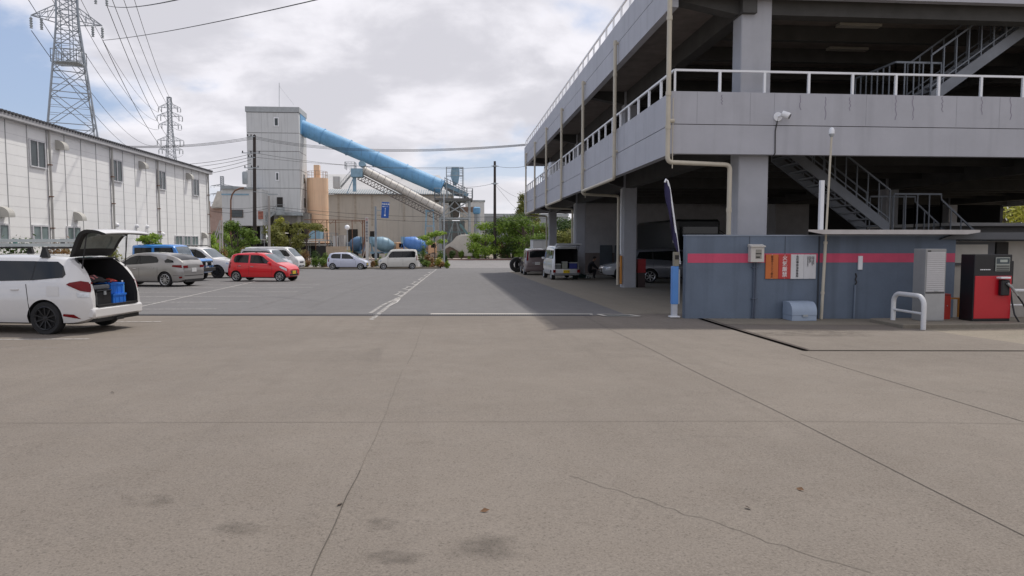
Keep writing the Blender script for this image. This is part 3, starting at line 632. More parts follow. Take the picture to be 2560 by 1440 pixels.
m = MB(); m.tube([(12.05, 14.8, -.25), (12.05, 14.8, .42)], .04, 10); m.build('post', mw, t, w=1)
# pump hut at the right edge
t = thing('pump_hut', 'low beige hut with dark roof edge behind the fuel pump', 'hut', (15, 18, gz(17)))
m = MB(); m.box(11.75, 19, 16.0, 19, gz(17)-.2, 1.52); m.build('wall', M('hut_beige', (.40,.375,.335), .7, streak=.1), t, w=1)
MB().box(11.78, 13.0, 15.93, 15.995, 1.24-.3, 1.5).build('dark_fascia', M('fascia_dark', (.06,.062,.07), .5), t, w=1)
MB().box(11.95, 12.8, 15.90, 15.928, 1.0, 1.44).build('window', M('blind_beige', (.42,.40,.36), .4), t, w=1)
MB().box(13.05, 13.35, 15.93, 15.995, .85, 1.5).build('window', m_dark, t, w=1)
m = MB(); m.prism([(11.3, 15.5, 1.56), (11.75, 15.5, 1.72), (20, 15.5, 1.76), (20, 15.5, 1.54)], (0, 3.8, 0)); m.build('roof', M('roof_charcoal', (.085,.09,.10), .5), t, w=1)
t = thing('shed_roof', 'pale flat shed roof seen above the dark roof of the hut', 'shed', (17, 22, gz(22)))
MB().box(15.3, 26, 20.6, 25, 2.0, 2.1).build('roof', M('shed_roof_pale', (.42,.41,.40), .5), t, w=1)
MB().box(15.6, 25, 21, 24.8, gz(22)-.2, 2.0).build('wall', M('shed_wall', (.12,.115,.11), .6), t, w=1)
# striped post, its beige head and the bent banner pole
p = G(1694, 797); t = thing('marker_post', 'slim post painted blue above white with a beige head, left end of the wall', 'post', (p.x, 15.75, gz(15.75)))
MB().box(-.085, .06, -.07, .07, .30, 1.17).build('upper_post', M('post_blue', (.09,.26,.62), .4, var=.06), t, bevel=.008)
MB().box(-.075, .05, -.06, .06, 0, .30).build('lower_post', M('post_white', (.50,.52,.56), .5), t, bevel=.008); MB().box(-.12, .1, -.09, .09, 0, .025).build('foot_plate', m_white, t)
MB().box(-.05, .075, -.06, .06, 1.17, 1.5).build('head', M('post_head', (.24,.22,.17), .6), t, bevel=.01); MB().box(-.03, .06, -.065, -.0605, 1.33, 1.43).build('recess', m_dark, t)
MB().box(.065, .1, -.04, .04, .30, 1.1).build('side_plate', m_steel, t)
t = thing('banner', 'dark purple banner on a white pole bent over by the wall end', 'banner', (p.x+.05, 15.75, gz(15.75)))
pl = [(1700, 660), (1694, 610), (1687, 560), (1680, 510), (1674, 470), (1669, 452), (1665, 448), (1662, 456)]
P = [at(a, b, 15.75) for a, b in pl]; MB().tube(P, .022, 8).build('pole', m_white, t, w=1, smooth=60)
q = [(1661, 458), (1665, 500), (1672, 545), (1681, 590), (1690, 625), (1699, 655)]; Q = [at(a, b, 15.75) for a, b in q]
m = MB(); n = 14
def lerpath(P_, s):
    s *= len(P_)-1; i = min(int(s), len(P_)-2); return P_[i].lerp(P_[i+1], s-i)
PP = P[:0:-1]; PP = PP[1:]+[P[0]]
va = [lerpath(PP, i/n)+Vector((0, .02*math.sin(i), 0)) for i in range(n+1)]; vb = [lerpath(Q, i/n)+Vector((0, .06*math.sin(i*.9), 0)) for i in range(n+1)]
m.add(va+vb, [(i, i+1, n+2+i, n+1+i) for i in range(n)]); fl = m.build('cloth', M('banner_purple', (.030,.025,.075), .9), t, w=1, smooth=60)
md = fl.modifiers.new('s', 'SOLIDIFY'); md.thickness = .006
# red hydrant cabinet beside the second column, dark gear at the floor
y = CYs[1]; p = at(1607, 722, y-.1); t = thing('hydrant_cabinet', 'red and dark cabinet beside the second concrete column', 'cabinet', (p.x, y+.1, gz(y)))
MB().box(-.17, .17, 0, .3, .62, 1.2).build('upper_box', M('hydrant_red', (.30,.015,.02), .5), t); MB().box(-.16, .16, .01, .3, 0, .615).build('lower_box', M('hydrant_dark', (.05,.03,.03), .6), t)
# ---------------- cars ----------------
def paint(name, col, metal=0., rough=.32): return M('paint_'+name, col, rough, metal, var=.03, scale=3, coat=1.)
m_tyre = M('tyre', (.018,.018,.019), .85, var=.2, scale=8); m_rim = M('rim_silver', (.55,.56,.57), .3, .8, var=0); m_rimk = M('rim_black', (.02,.02,.022), .35, .3, var=0)
m_cg = M('car_glass', (.010,.012,.013), .04, var=.1, spec=.5); m_cgl = M('windscreen_glass', (.10,.125,.145), .05, var=.3, scale=2.); m_blk = M('black_trim', (.014,.014,.015), .55, var=0)
m_lamp = M('headlamp', (.62,.65,.68), .12, .3, var=.2, scale=20); m_tail = M('tail_lamp', (.17,.003,.006), .22, var=.15, scale=12, spec=.3); m_plw = M('plate_white', (.72,.73,.73), .4, var=.05); m_ply = M('plate_yellow', (.68,.48,.02), .4, var=.05)
m_arch = M('wheel_well', (.008,.008,.008), .95, var=0); m_chrome = M('chrome', (.7,.7,.72), .15, 1., var=0)
def smooth_fn(pts):
    xs = [p[0] for p in pts]; n = len(pts); k = len(pts[0])-1
    d = [[(pts[i+1][j+1]-pts[i][j+1])/(xs[i+1]-xs[i]) for j in range(k)] for i in range(n-1)]
    tg = []
    for i in range(n):
        r = []
        for j in range(k):
            if i == 0: r.append(d[0][j])
            elif i == n-1: r.append(d[-1][j])
            else:
                a, b = d[i-1][j], d[i][j]; r.append(0 if a*b <= 0 else 2*a*b/(a+b))
        tg.append(r)
    def f(x):
        x = max(xs[0], min(xs[-1], x)); i = 0
        while i < n-2 and x > xs[i+1]: i += 1
        h = xs[i+1]-xs[i]; t = (x-xs[i])/h; out = []
        for j in range(k):
            a, b = pts[i][j+1], pts[i+1][j+1]
            out.append((2*t**3-3*t*t+1)*a+(t**3-2*t*t+t)*h*tg[i][j]+(-2*t**3+3*t*t)*b+(t**3-t*t)*h*tg[i+1][j])
        return out
    return f
def wheel_mesh(parent, x, y, r, w, side, rimmat, spokes, name='wheel'):
    rr = r*.71; o = MB(); s = side
    o.lathe([(rr, -w/2), (r*.93, -w/2), (r*.99, -w*.36), (r, -w*.2), (r, w*.2), (r*.99, w*.36), (r*.93, w/2), (rr*1.02, w*.46), (rr*.98, w*.2)], (0, 0, 0), (0, s, 0), 28)
    t = o.build(name, m_tyre, parent, (x, y, r), smooth=35)
    q = MB(); q.lathe([(rr*1.03, w*.45), (rr*.96, w*.5), (rr*.88, w*.42), (rr*.86, w*.22)], (0,0,0), (0,s,0), 28, cap=False)
    q.lathe([(rr*.22, w*.30), (rr*.2, w*.43), (.0, w*.45)], (0,0,0), (0,s,0), 12)
    for i in range(spokes):
        a = 2*PI*i/spokes+.3; c, sn = math.cos(a), math.sin(a)
        q.bar((c*rr*.12, s*w*.36, sn*rr*.12), (c*rr*.92, s*w*.42, sn*rr*.92), rr*(1.15/spokes), w*.12, up=(0,1,0))
    q.m = 1; q.lathe([(rr*.98, w*.12), (.01, w*.12)], (0,0,0), (0,s,0), 24, cap=False)
    q.build('rim', [rimmat, m_blk], t, smooth=30)
def car(name, label, cat, loc, rz, spec, body_mat, plate='white', rim=None, spokes=8, group='cars parked in the lot', hatch=None, cavity=None, tint=m_cg, details=1):
    L_, W_, H_ = spec['L'], spec['W'], spec['H']; f = smooth_fn(spec['prof']); zb = spec.get('zb', .19); tumble = spec.get('tumble', .17)
    t = thing(name, label, cat, loc, rz, group)
    def wf(x):
        a = abs(x)/(L_/2); e = spec.get('round', 3.2)
        return 1-.20*max(0, (a-.60)/.40)**e
    def ring(x):
        zbelt, ztop = f(x); w = W_/2*wf(x); gh = max(0, min(1, (ztop-zbelt)/.42)); wr = w*(.94-tumble*gh)
        a = abs(x)/(L_/2); z0 = zb+.10*max(0, (a-.82)/.18)**2; zm = z0+(zbelt-z0)*.55
        return [(0,z0),(.8*w,z0),(.955*w,z0+.04),(.995*w,z0+.16),(w,zm),(.985*w,zbelt-.035),(.955*w,zbelt),(wr,zbelt+(ztop-zbelt)*.88),(wr*.9,zbelt+(ztop-zbelt)*.97),(wr*.5,ztop),(0,ztop+.012)]
    def ysurf(x, z):
        rg = ring(x)[2:9]
        for (y0, z0), (y1, z1) in zip(rg[:-1], rg[1:]):
            if z <= z1: return y0+(y1-y0)*max(0, (z-z0)/max(1e-5, z1-z0))
        return rg[-1][0]
    def ztopf(x, y):
        rg = ring(x)[6:]; y = abs(y)
        for (y0, z0), (y1, z1) in zip(rg[:-1], rg[1:]):
            if y >= y1: return z0+(z1-z0)*max(0, min(1, (y0-y)/max(1e-5, y0-y1)))
        return rg[-1][1]
    xs = [p[0] for p in spec['prof']]; st = []
    for a, b in zip(xs[:-1], xs[1:]):
        n = max(1, int((b-a)/.07)); st += [a+(b-a)*i/n for i in range(n)]
    st.append(xs[-1]); m = MB(); rings = []
    for x in st:
        h = ring(x); rings.append([(x, y, z) for y, z in h]+[(x, -y, z) for y, z in h[-2:0:-1]])
    k = len(rings[0]); vs = [p for r_ in rings for p in r_]
    fs = [(i*k+j, i*k+(j+1) % k, (i+1)*k+(j+1) % k, (i+1)*k+j) for i in range(len(rings)-1) for j in range(k)]
    fs += [tuple(range(k)), tuple((len(rings)-1)*k+j for j in range(k-1, -1, -1))]
    m.add(vs, fs); body = m.build('body', body_mat, t, smooth=38)
    r = spec['r']; cuts = []
    for wx in spec['wheels']:
        for s in (1, -1):
            c = MB().lathe([(r*1.13, 0), (r*1.13, .34)], (wx, s*(W_/2-.27), r), (0, s, 0), 40).build('cut', m_arch, None, loc=(0,0,0)); c.matrix_world = Matrix.Translation(Vector(loc)) @ Matrix.Rotation(rz, 4, 'Z'); cuts.append(c)
    if cavity:
        c = cavity(); c.matrix_world = Matrix.Translation(Vector(loc)) @ Matrix.Rotation(rz, 4, 'Z'); cuts.append(c)
    bpy.context.view_layer.update(); boolean_cut(body, cuts)
    try: body.data.set_sharp_from_angle(angle=R(38))
    except Exception: pass
    # patches lying on the body
    def span(poly, x):
        zz = []
        for (x0, z0), (x1, z1) in zip(poly, poly[1:]+poly[:1]):
            if (x0-x)*(x1-x) <= 0 and abs(x1-x0) > 1e-6: zz.append(z0+(z1-z0)*(x-x0)/(x1-x0))
            elif abs(x0-x) < 1e-6 and abs(x1-x) < 1e-6: zz += [z0, z1]
        return (min(zz), max(zz)) if zz else None
    def side(poly, mat, nm, off=.005, sides=(1, -1), rows=4, parent=None):
        for s in sides:
            m = MB(); x0 = min(p[0] for p in poly); x1 = max(p[0] for p in poly); cs = sorted({x0+(x1-x0)*i/max(2, int((x1-x0)/.06)) for i in range(max(2, int((x1-x0)/.06))+1)} | {p[0] for p in poly}); cols = []
            for x in cs:
                sp = span(poly, min(max(x, x0+1e-5), x1-1e-5))
                if sp is None: continue
                cols.append([(x, s*(ysurf(x, sp[0]+(sp[1]-sp[0])*i/rows)+off), sp[0]+(sp[1]-sp[0])*i/rows) for i in range(rows+1)])
            q = rows+1; m.add([p for c_ in cols for p in c_], [(i*q+j, (i+1)*q+j, (i+1)*q+j+1, i*q+j+1) for i in range(len(cols)-1) for j in range(rows)])
            m.build(nm, mat, parent or t, smooth=60)
    def top(x0, x1, fr, mat, nm, off=.006, n=8):
        m = MB(); rows = 8; vs = []
        for i in range(rows+1):
            x = x0+(x1-x0)*i/rows; wr = ring(x)[7][0]*fr
            sl = (ring(x+.02)[10][1]-ring(x-.02)[10][1])/.04; nn = Vector((-sl, 0, 1)).normalized()*off
            for j in range(n+1): y = -wr+2*wr*j/n; vs.append((x+nn.x, y, ztopf(x, y)+nn.z))
        m.add(vs, [(i*(n+1)+j, i*(n+1)+j+1, (i+1)*(n+1)+j+1, (i+1)*(n+1)+j) for i in range(rows) for j in range(n)])
        m.build(nm, mat, t, smooth=60)
    for poly in spec['glass']: side(poly, tint, 'side_window', .006)
    gl = sorted(spec['glass'], key=lambda q: min(p[0] for p in q))
    for ga_, gb_ in zip(gl[:-1], gl[1:]):
        a, b = max(p[0] for p in ga_), min(p[0] for p in gb_)
        if b-a < .12 and spec.get('pillar'): lo = max(min(p[1] for p in ga_), min(p[1] for p in gb_)); hi = min(max(p[1] for p in ga_), max(p[1] for p in gb_)); side([(a-.01, lo), (b+.01, lo), (b+.01, hi), (a-.01, hi)], m_blk, 'pillar_trim', .0045)
    top(*spec['ws'], .90, m_cgl, 'windscreen')
    if spec.get('rw') and not hatch: top(*spec['rw'], .86, m_cg, 'rear_window')
    for poly in spec.get('lamps', []): side(poly, m_lamp, 'headlight', .008)
    for poly in spec.get('tails', []): side(poly, m_tail, 'tail_light', .009)
    side([(-L_/2+.25, zb+.005), (L_/2-.25, zb+.005), (L_/2-.25, zb+.05), (-L_/2+.25, zb+.05)], m_blk, 'sill', .002, rows=1) if spec.get('sill') else None
    for x in spec.get('seams', []):
        zl = zb+.08; zt = f(x)[0]-.02; side([(x-.005, zl), (x+.005, zl), (x+.005, zt), (x-.005, zt)], m_blk, 'door_seam', .002, rows=6)
    for x in spec.get('handles', []):
        for s in (1, -1):
            z = f(x)[0]-.13; y = ysurf(x, z); MB().box(x-.08, x+.08, -.012, .012, z-.014, z+.014).build('door_handle', spec.get('hmat', body_mat), t, (0, s*(y+.008), 0), bevel=.004)
    mx = spec['mirror']
    for s in (1, -1):
        z = f(mx)[0]+.07; y = ysurf(mx, z)+.09
        MB().box(mx-.05, mx+.06, -.085, .085, z-.06, z+.06).build('mirror', body_mat, t, (0, s*y, 0), bevel=.025)
    # ends
    e = spec['ends']; xf = L_/2; ztf = f(xf)[1]; ztr = f(-xf)[1]; hw = W_/2*.78
    def fbox(y0, y1, z0, z1, mat, nm, d=.012, fx=1, bev=.004): return MB().box(xf-.03 if fx > 0 else -xf-d, xf+d if fx > 0 else -xf+.03, y0, y1, z0, z1).build(nm, mat, t, bevel=bev)
    fbox(-hw*.55, hw*.55, ztf-.20, ztf-.07, m_blk, 'grille', .008); fbox(-hw*.8, hw*.8, zb+.12, zb+.22, m_blk, 'lower_grille', .006)
    fbox(-.165, .165, zb+.2, zb+.365, m_ply if plate == 'yellow' else m_plw, 'number_plate', .022)
    fbox(-hw*.5, hw*.5, ztf-.145, ztf-.125, m_chrome, 'grille_bar', .014) if spec.get('chrome', 1) else None
    if not hatch: fbox(-.165, .165, e, e+.165, m_ply if plate == 'yellow' else m_plw, 'number_plate', .018, -1)
    for s in (1, -1):
        for wx in spec['wheels']:
            wheel_mesh(t, wx, s*(W_/2-.105), r, .195, s, rim or m_rim, spokes)
    t['_'] = 0; del t['_']
    return t, dict(ring=ring, f=f, side=side, top=top, fbox=fbox, ysurf=ysurf)
KEI = dict(L=3.4, W=1.48, H=1.5, r=.275, wheels=(-1.18, 1.27), prof=[(-1.70,.70,.80),(-1.665,.80,.98),(-1.60,.87,1.13),(-1.50,.93,1.36),(-1.40,.95,1.42),(-1.0,.94,1.475),(-.4,.92,1.495),(.05,.90,1.48),(.28,.89,1.43),(.70,.885,1.20),(1.08,.87,.98),(1.2,.85,.935),(1.5,.76,.82),(1.62,.68,.74),(1.70,.58,.64)],
    glass=[[(-1.33,1.10),(-1.25,.99),(-.48,.97),(-.48,1.37),(-1.12,1.38),(-1.28,1.30)], [(-.38,.965),(.78,.93),(.28,1.31),(.05,1.37),(-.38,1.375)]], ws=(.33,1.06), rw=(-1.62,-1.46), mirror=.72,
    lamps=[[(1.26,.80),(1.64,.60),(1.60,.70),(1.36,.80)], [(1.30,.74),(1.64,.56),(1.60,.70),(1.28,.79)]], tails=[[(-1.62,.70),(-1.50,.70),(-1.46,1.0),(-1.56,1.0)]], seams=(-.43,.85,-1.05), handles=(-.95,-.25), ends=.42, sill=1)
BOXK = dict(pillar=1, L=3.4, W=1.48, H=1.79, r=.275, wheels=(-1.2,1.3), tumble=.09, round=4.5, prof=[(-1.70,.92,1.0),(-1.685,.98,1.3),(-1.65,1.02,1.62),(-1.58,1.04,1.73),(-1.2,1.04,1.775),(-.3,1.03,1.785),(.35,1.02,1.76),(.62,1.01,1.68),(.95,1.0,1.28),(1.12,.98,1.09),(1.22,.96,1.03),(1.5,.88,.93),(1.63,.78,.83),(1.70,.66,.72)],
    glass=[[(-1.50,1.12),(-1.44,1.06),(-.42,1.05),(-.42,1.60),(-1.36,1.61),(-1.5,1.52)], [(-.37,1.05),(.40,1.04),(.40,1.59),(-.37,1.60)], [(.45,1.04),(.98,1.04),(.62,1.52),(.45,1.58)]], ws=(.67,1.14), rw=(-1.69,-1.62), mirror=.88,
    lamps=[[(1.42,.72),(1.66,.66),(1.64,.82),(1.44,.86)]], tails=[[(-1.66,.78),(-1.585,.78),(-1.575,1.22),(-1.64,1.22)]], seams=(-.39,.92,-1.45), handles=(-.30,.30), ends=.55, sill=1)
HATCH = dict(pillar=1, L=4.32, W=1.765, H=1.44, r=.315, wheels=(-1.33,1.27), prof=[(-2.16,.80,.88),(-2.12,.92,1.00),(-2.03,.96,1.10),(-1.8,.98,1.24),(-1.4,.97,1.36),(-1.0,.95,1.405),(-.4,.92,1.44),(.1,.90,1.425),(.4,.89,1.37),(.85,.87,1.13),(1.25,.85,.95),(1.5,.80,.89),(1.9,.70,.77),(2.08,.60,.68),(2.16,.50,.58)],
    glass=[[(-.98,1.03),(-.1,.96),(-.1,1.31),(-.55,1.315),(-.85,1.26),(-.99,1.13)], [(-.04,.955),(1.02,.915),(.45,1.24),(.15,1.31),(-.04,1.315)], [(-1.75,1.03),(-1.35,1.02),(-1.28,1.10),(-1.40,1.19),(-1.70,1.11)]], ws=(.46,1.22), rw=(-2.0,-1.45), mirror=.95,
    lamps=[[(1.62,.66),(2.02,.56),(1.98,.66),(1.68,.76)]], tails=[[(-2.11,.80),(-1.70,.86),(-1.72,.92),(-2.08,.93)]], seams=(-.07,1.05,-.98), handles=(-.72,.15), ends=.62, sill=1, hmat=m_chrome)
WAGON = dict(pillar=1, L=4.4, W=1.695, H=1.475, r=.31, wheels=(-1.36,1.25), prof=[(-2.20,.60,.72),(-2.17,.74,.88),(-2.13,.86,.98),(-2.04,.95,1.13),(-1.88,.985,1.31),(-1.70,.99,1.415),(-1.3,.985,1.455),(-.5,.96,1.475),(.1,.94,1.465),(.4,.92,1.40),(.85,.90,1.17),(1.22,.88,.98),(1.45,.83,.92),(1.9,.72,.79),(2.1,.62,.70),(2.20,.5,.58)],
    glass=[[(-1.74,1.12),(-1.70,1.06),(-1.12,1.01),(-1.12,1.355),(-1.54,1.35),(-1.66,1.27)], [(-1.09,1.01),(-.16,.985),(-.16,1.365),(-1.09,1.358)], [(-.10,.985),(1.0,.935),(.45,1.26),(.15,1.345),(-.10,1.365)]], ws=(.46,1.18), rw=None, mirror=.95,
    lamps=[[(1.62,.68),(2.08,.58),(2.02,.68),(1.68,.78)]], tails=[], seams=(-.13,1.02), handles=(-.78,.10), ends=.62)
SUVP = dict(pillar=1, L=4.8, W=1.885, H=1.86, r=.385, wheels=(-1.4,1.42), zb=.33, tumble=.12, prof=[(-2.40,.95,1.05),(-2.37,1.08,1.3),(-2.28,1.13,1.62),(-2.15,1.15,1.74),(-1.5,1.15,1.81),(-.5,1.13,1.84),(.1,1.12,1.82),(.42,1.11,1.74),(.80,1.10,1.45),(1.12,1.09,1.20),(1.3,1.07,1.14),(1.9,1.0,1.08),(2.22,.92,1.0),(2.34,.82,.90),(2.40,.70,.78)],
    glass=[[(-2.1,1.24),(-1.25,1.20),(-1.25,1.68),(-1.95,1.66),(-2.1,1.55)], [(-1.18,1.20),(-.35,1.18),(-.35,1.70),(-1.18,1.69)], [(-.29,1.18),(.90,1.16),(.42,1.56),(.1,1.69),(-.29,1.70)]], ws=(.47,1.10), rw=(-2.37,-2.2), mirror=.80,
    lamps=[[(1.95,.86),(2.34,.78),(2.30,.92),(1.98,.98)]], tails=[[(-2.36,.95),(-2.22,.95),(-2.2,1.25),(-2.32,1.25)]], seams=(-.32,.95,-1.2), handles=(-.95,-.1), ends=.80)
BOXY = dict(L=3.7, W=1.66, H=1.85, r=.36, wheels=(-1.15,1.15), zb=.36, tumble=.05, round=6, chrome=0, prof=[(-1.85,1.16,1.3),(-1.845,1.18,1.74),(-1.80,1.18,1.82),(-1.2,1.18,1.84),(.1,1.18,1.84),(.42,1.18,1.80),(.52,1.18,1.70),(.72,1.17,1.27),(.78,1.15,1.18),(.95,1.13,1.155),(1.6,1.10,1.13),(1.78,1.06,1.10),(1.85,.98,1.02)],
    glass=[[(-1.65,1.25),(-.72,1.25),(-.72,1.68),(-1.65,1.68)], [(-.58,1.25),(.52,1.25),(.38,1.68),(-.58,1.68)]], ws=(.50,.76), rw=(-1.848,-1.82), mirror=.55, lamps=[[(1.66,.86),(1.80,.86),(1.80,.99),(1.66,.99)]], tails=[[(-1.84,.75),(-1.75,.75),(-1.75,.92),(-1.84,.92)]], seams=(-.65,.62), handles=(-.5,), ends=.72)
VAN = dict(L=4.7, W=1.7, H=1.98, r=.32, wheels=(-1.45,1.35), tumble=.09, round=5, zb=.22, prof=[(-2.35,1.12,1.25),(-2.34,1.18,1.8),(-2.28,1.18,1.92),(-1.8,1.18,1.965),(0,1.17,1.98),(1.1,1.16,1.955),(1.35,1.14,1.88),(1.75,1.10,1.50),(2.08,1.06,1.16),(2.15,1.02,1.08),(2.28,.92,.98),(2.35,.78,.84)],
    glass=[[(-2.15,1.24),(-.45,1.24),(-.45,1.72),(-2.1,1.72)], [(-.38,1.24),(.65,1.24),(.65,1.72),(-.38,1.72)], [(.72,1.24),(1.82,1.16),(1.35,1.66),(1.1,1.72),(.72,1.72)]], ws=(1.42,2.06), rw=(-2.345,-2.29), mirror=1.72,
    lamps=[[(2.1,.70),(2.30,.70),(2.27,.90),(2.13,.92)]], tails=[[(-2.34,.8),(-2.28,.8),(-2.28,1.15),(-2.34,1.15)]], seams=(.69,-.42,1.86), handles=(.62,.9), ends=.6)
KVAN = dict(L=3.4, W=1.475, H=1.88, r=.265, wheels=(-1.05,1.35), tumble=.08, round=7, zb=.25, prof=[(-1.70,1.10,1.3),(-1.695,1.12,1.72),(-1.66,1.12,1.80),(-1.5,1.12,1.84),(-.4,1.12,1.87),(.7,1.11,1.86),(1.0,1.10,1.78),(1.35,1.06,1.34),(1.52,1.03,1.08),(1.60,.98,1.02),(1.68,.85,.90),(1.70,.7,.75)],
    glass=[[(-1.5,1.17),(-.55,1.17),(-.55,1.62),(-1.5,1.62)], [(-.45,1.17),(.32,1.17),(.32,1.62),(-.45,1.62)], [(.4,1.17),(1.28,1.12),(.98,1.60),(.4,1.62)]], ws=(1.02,1.5), rw=None, mirror=1.2, lamps=[[(1.5,.65),(1.67,.65),(1.66,.84),(1.52,.86)]], tails=[], seams=(-.5,.36), handles=(.25,.5), ends=.5)
MINIV = dict(pillar=1, L=4.3, W=1.695, H=1.76, r=.31, wheels=(-1.35,1.3), tumble=.12, prof=[(-2.15,.88,.98),(-2.12,1.02,1.25),(-2.05,1.06,1.55),(-1.95,1.08,1.68),(-1.4,1.08,1.74),(-.3,1.06,1.76),(.5,1.03,1.70),(1.0,1.0,1.38),(1.5,.97,1.05),(1.6,.94,1.0),(1.95,.84,.89),(2.08,.74,.8),(2.15,.62,.7)],
    glass=[[(-1.9,1.18),(-1.2,1.12),(-1.2,1.60),(-1.8,1.57)], [(-1.12,1.12),(-.15,1.10),(-.15,1.61),(-1.12,1.60)], [(-.07,1.10),(1.2,1.04),(.6,1.46),(.3,1.60),(-.07,1.61)]], ws=(.62,1.46), rw=(-2.13,-2.02), mirror=1.1,
    lamps=[[(1.8,.66),(2.1,.6),(2.05,.74),(1.84,.82)]], tails=[], seams=(-.1,1.2,-1.15), handles=(-.9,.1), ends=.72)
SPORT = dict(HATCH, L=4.69, W=1.78, r=.33, wheels=(-1.3,1.35), prof=[(-2.34,.80,.92),(-2.28,.94,1.15),(-2.1,.99,1.36),(-1.8,1.0,1.43),(-1.0,.97,1.47),(-.2,.93,1.49),(.2,.91,1.45),(.7,.89,1.24),(1.18,.87,.99),(1.4,.84,.93),(1.95,.74,.82),(2.24,.64,.72),(2.345,.54,.62)],
    lamps=[[(1.78,.66),(2.20,.58),(2.16,.70),(1.86,.76)]], glass=[[(-1.9,1.08),(-1.2,1.02),(-1.2,1.36),(-1.75,1.34)], [(-1.12,1.02),(-.15,.98),(-.15,1.38),(-1.12,1.36)], [(-.08,.975),(1.0,.93),(.4,1.27),(.1,1.37),(-.08,1.38)]], ws=(.26,1.14), rw=(-2.3,-2.1), tails=[[(-2.28,.82),(-1.9,.86),(-1.9,.95),(-2.24,.96)]], seams=(-.1,1.1,-1.15), handles=(-.8,.1), mirror=.95)
XSUV = dict(pillar=1, L=4.6, W=1.8, H=1.70, r=.345, wheels=(-1.35,1.32), zb=.26, tumble=.13, prof=[(-2.30,.95,1.05),(-2.26,1.05,1.25),(-2.12,1.09,1.50),(-1.95,1.10,1.60),(-1.4,1.09,1.67),(-.4,1.05,1.70),(.2,1.02,1.66),(.7,1.0,1.42),(1.2,.98,1.08),(1.4,.95,1.03),(1.95,.88,.95),(2.2,.78,.85),(2.30,.66,.74)],
    glass=[[(-2.0,1.22),(-1.25,1.15),(-1.25,1.53),(-1.85,1.50)], [(-1.17,1.15),(-.2,1.10),(-.2,1.57),(-1.17,1.53)], [(-.12,1.10),(1.05,1.04),(.45,1.43),(.15,1.56),(-.12,1.57)]], ws=(.28,1.16), rw=(-2.26,-2.0), mirror=.95,
    lamps=[[(1.9,.74),(2.22,.68),(2.18,.80),(1.92,.86)]], tails=[[(-2.27,.85),(-2.1,.85),(-2.06,1.1),(-2.2,1.1)]], seams=(-.16,1.1,-1.2), handles=(-.9,.05), ends=.72)
def ground_xy(px, Y): x = at(px, 700, Y).x; return (x, Y, gz(Y))
# near white estate car, tailgate up
RZ = PI-.20; CL = None
def wagon_cavity():
    m = MB(); x0, x1 = -2.35, -.9
    pr = [(-.60,.50),(-.60,.96),(-.50,1.40),(.50,1.40),(.60,.96),(.60,.50)]
    a = [(x0, y, z) for y, z in pr]; b = [(x1, y, z) for y, z in pr]; m.add(a+b, [tuple(range(5,-1,-1)), tuple(range(6,12))]+[(i,(i+1)%6,6+(i+1)%6,6+i) for i in range(6)])
    return m.build('cut', M('boot_lining', (.025,.024,.023), .9, var=.2), None, loc=(0,0,0))
def place(px, Y, ang, spec, near, wheel):
    """centre of a car whose given near wheel touches the lot at column px, depth Y"""
    p = Vector(ground_xy(px, Y)); wx = spec['wheels'][wheel]; s = near
    d = Vector((math.cos(ang), math.sin(ang), 0)); l = Vector((-d.y, d.x, 0))
    c = p-d*wx-l*s*(spec['W']/2-.1); return Vector((c.x, c.y, gz(c.y)))
CL = place(117, 13.5, RZ, WAGON, 1, 0)
m_wp = paint('pearl_white', (.66,.65,.64)); 
W1, K = car('parked_car', 'white estate car at the left edge with its tailgate raised and boot loaded', 'car', CL, RZ, WAGON, m_wp, rim=m_rimk, spokes=10, cavity=wagon_cavity, hatch=1)
# boot rim, tail lights, bumper
K['side']([(-2.165,.79),(-2.03,.82),(-1.80,.935),(-1.85,.97),(-2.02,1.0),(-2.14,.97)], m_tail, 'tail_light', .012)
K['side']([(-2.165,.70),(-1.99,.70),(-1.97,.785),(-2.155,.785)], m_lamp, 'tail_light', .012)
K['side']([(-2.02,.30),(-1.72,.36),(-1.74,.40),(-1.92,.385)], m_tail, 'reflector', .008)
K['side']([(-1.66,.72),(-1.42,.72),(-1.42,.90),(-1.66,.90)], m_wp, 'fuel_flap', .0035)
K['side']([(-1.085,.36),(-1.07,.36),(-1.0,.94),(-1.015,.94)], m_blk, 'door_seam', .002)
MB().box(-2.245, -2.03, -.70, .70, .30, .50).build('bumper', m_wp, W1, bevel=.035, smooth=40)
MB().box(-2.235, -2.06, -.56, .56, .503, .535).build('sill_plate', m_blk, W1)
m = MB()
for s in (1, -1):
    m.tube([(-2.14, s*.615, .53), (-2.12, s*.625, .92), (-1.80, s*.54, 1.38)], .022, 6)
m.tube([(-1.79, -.54, 1.40), (-1.79, .54, 1.40)], .022, 6); m.build('boot_seal', m_blk, W1, smooth=50)
MB().box(-2.25, -2.15, -.1, .1, .22, .27).build('tow_hook', m_blk, W1)
MB().box(-2.20,-1.7,-.62,.62,.225,.30).build('underside', m_blk, W1)
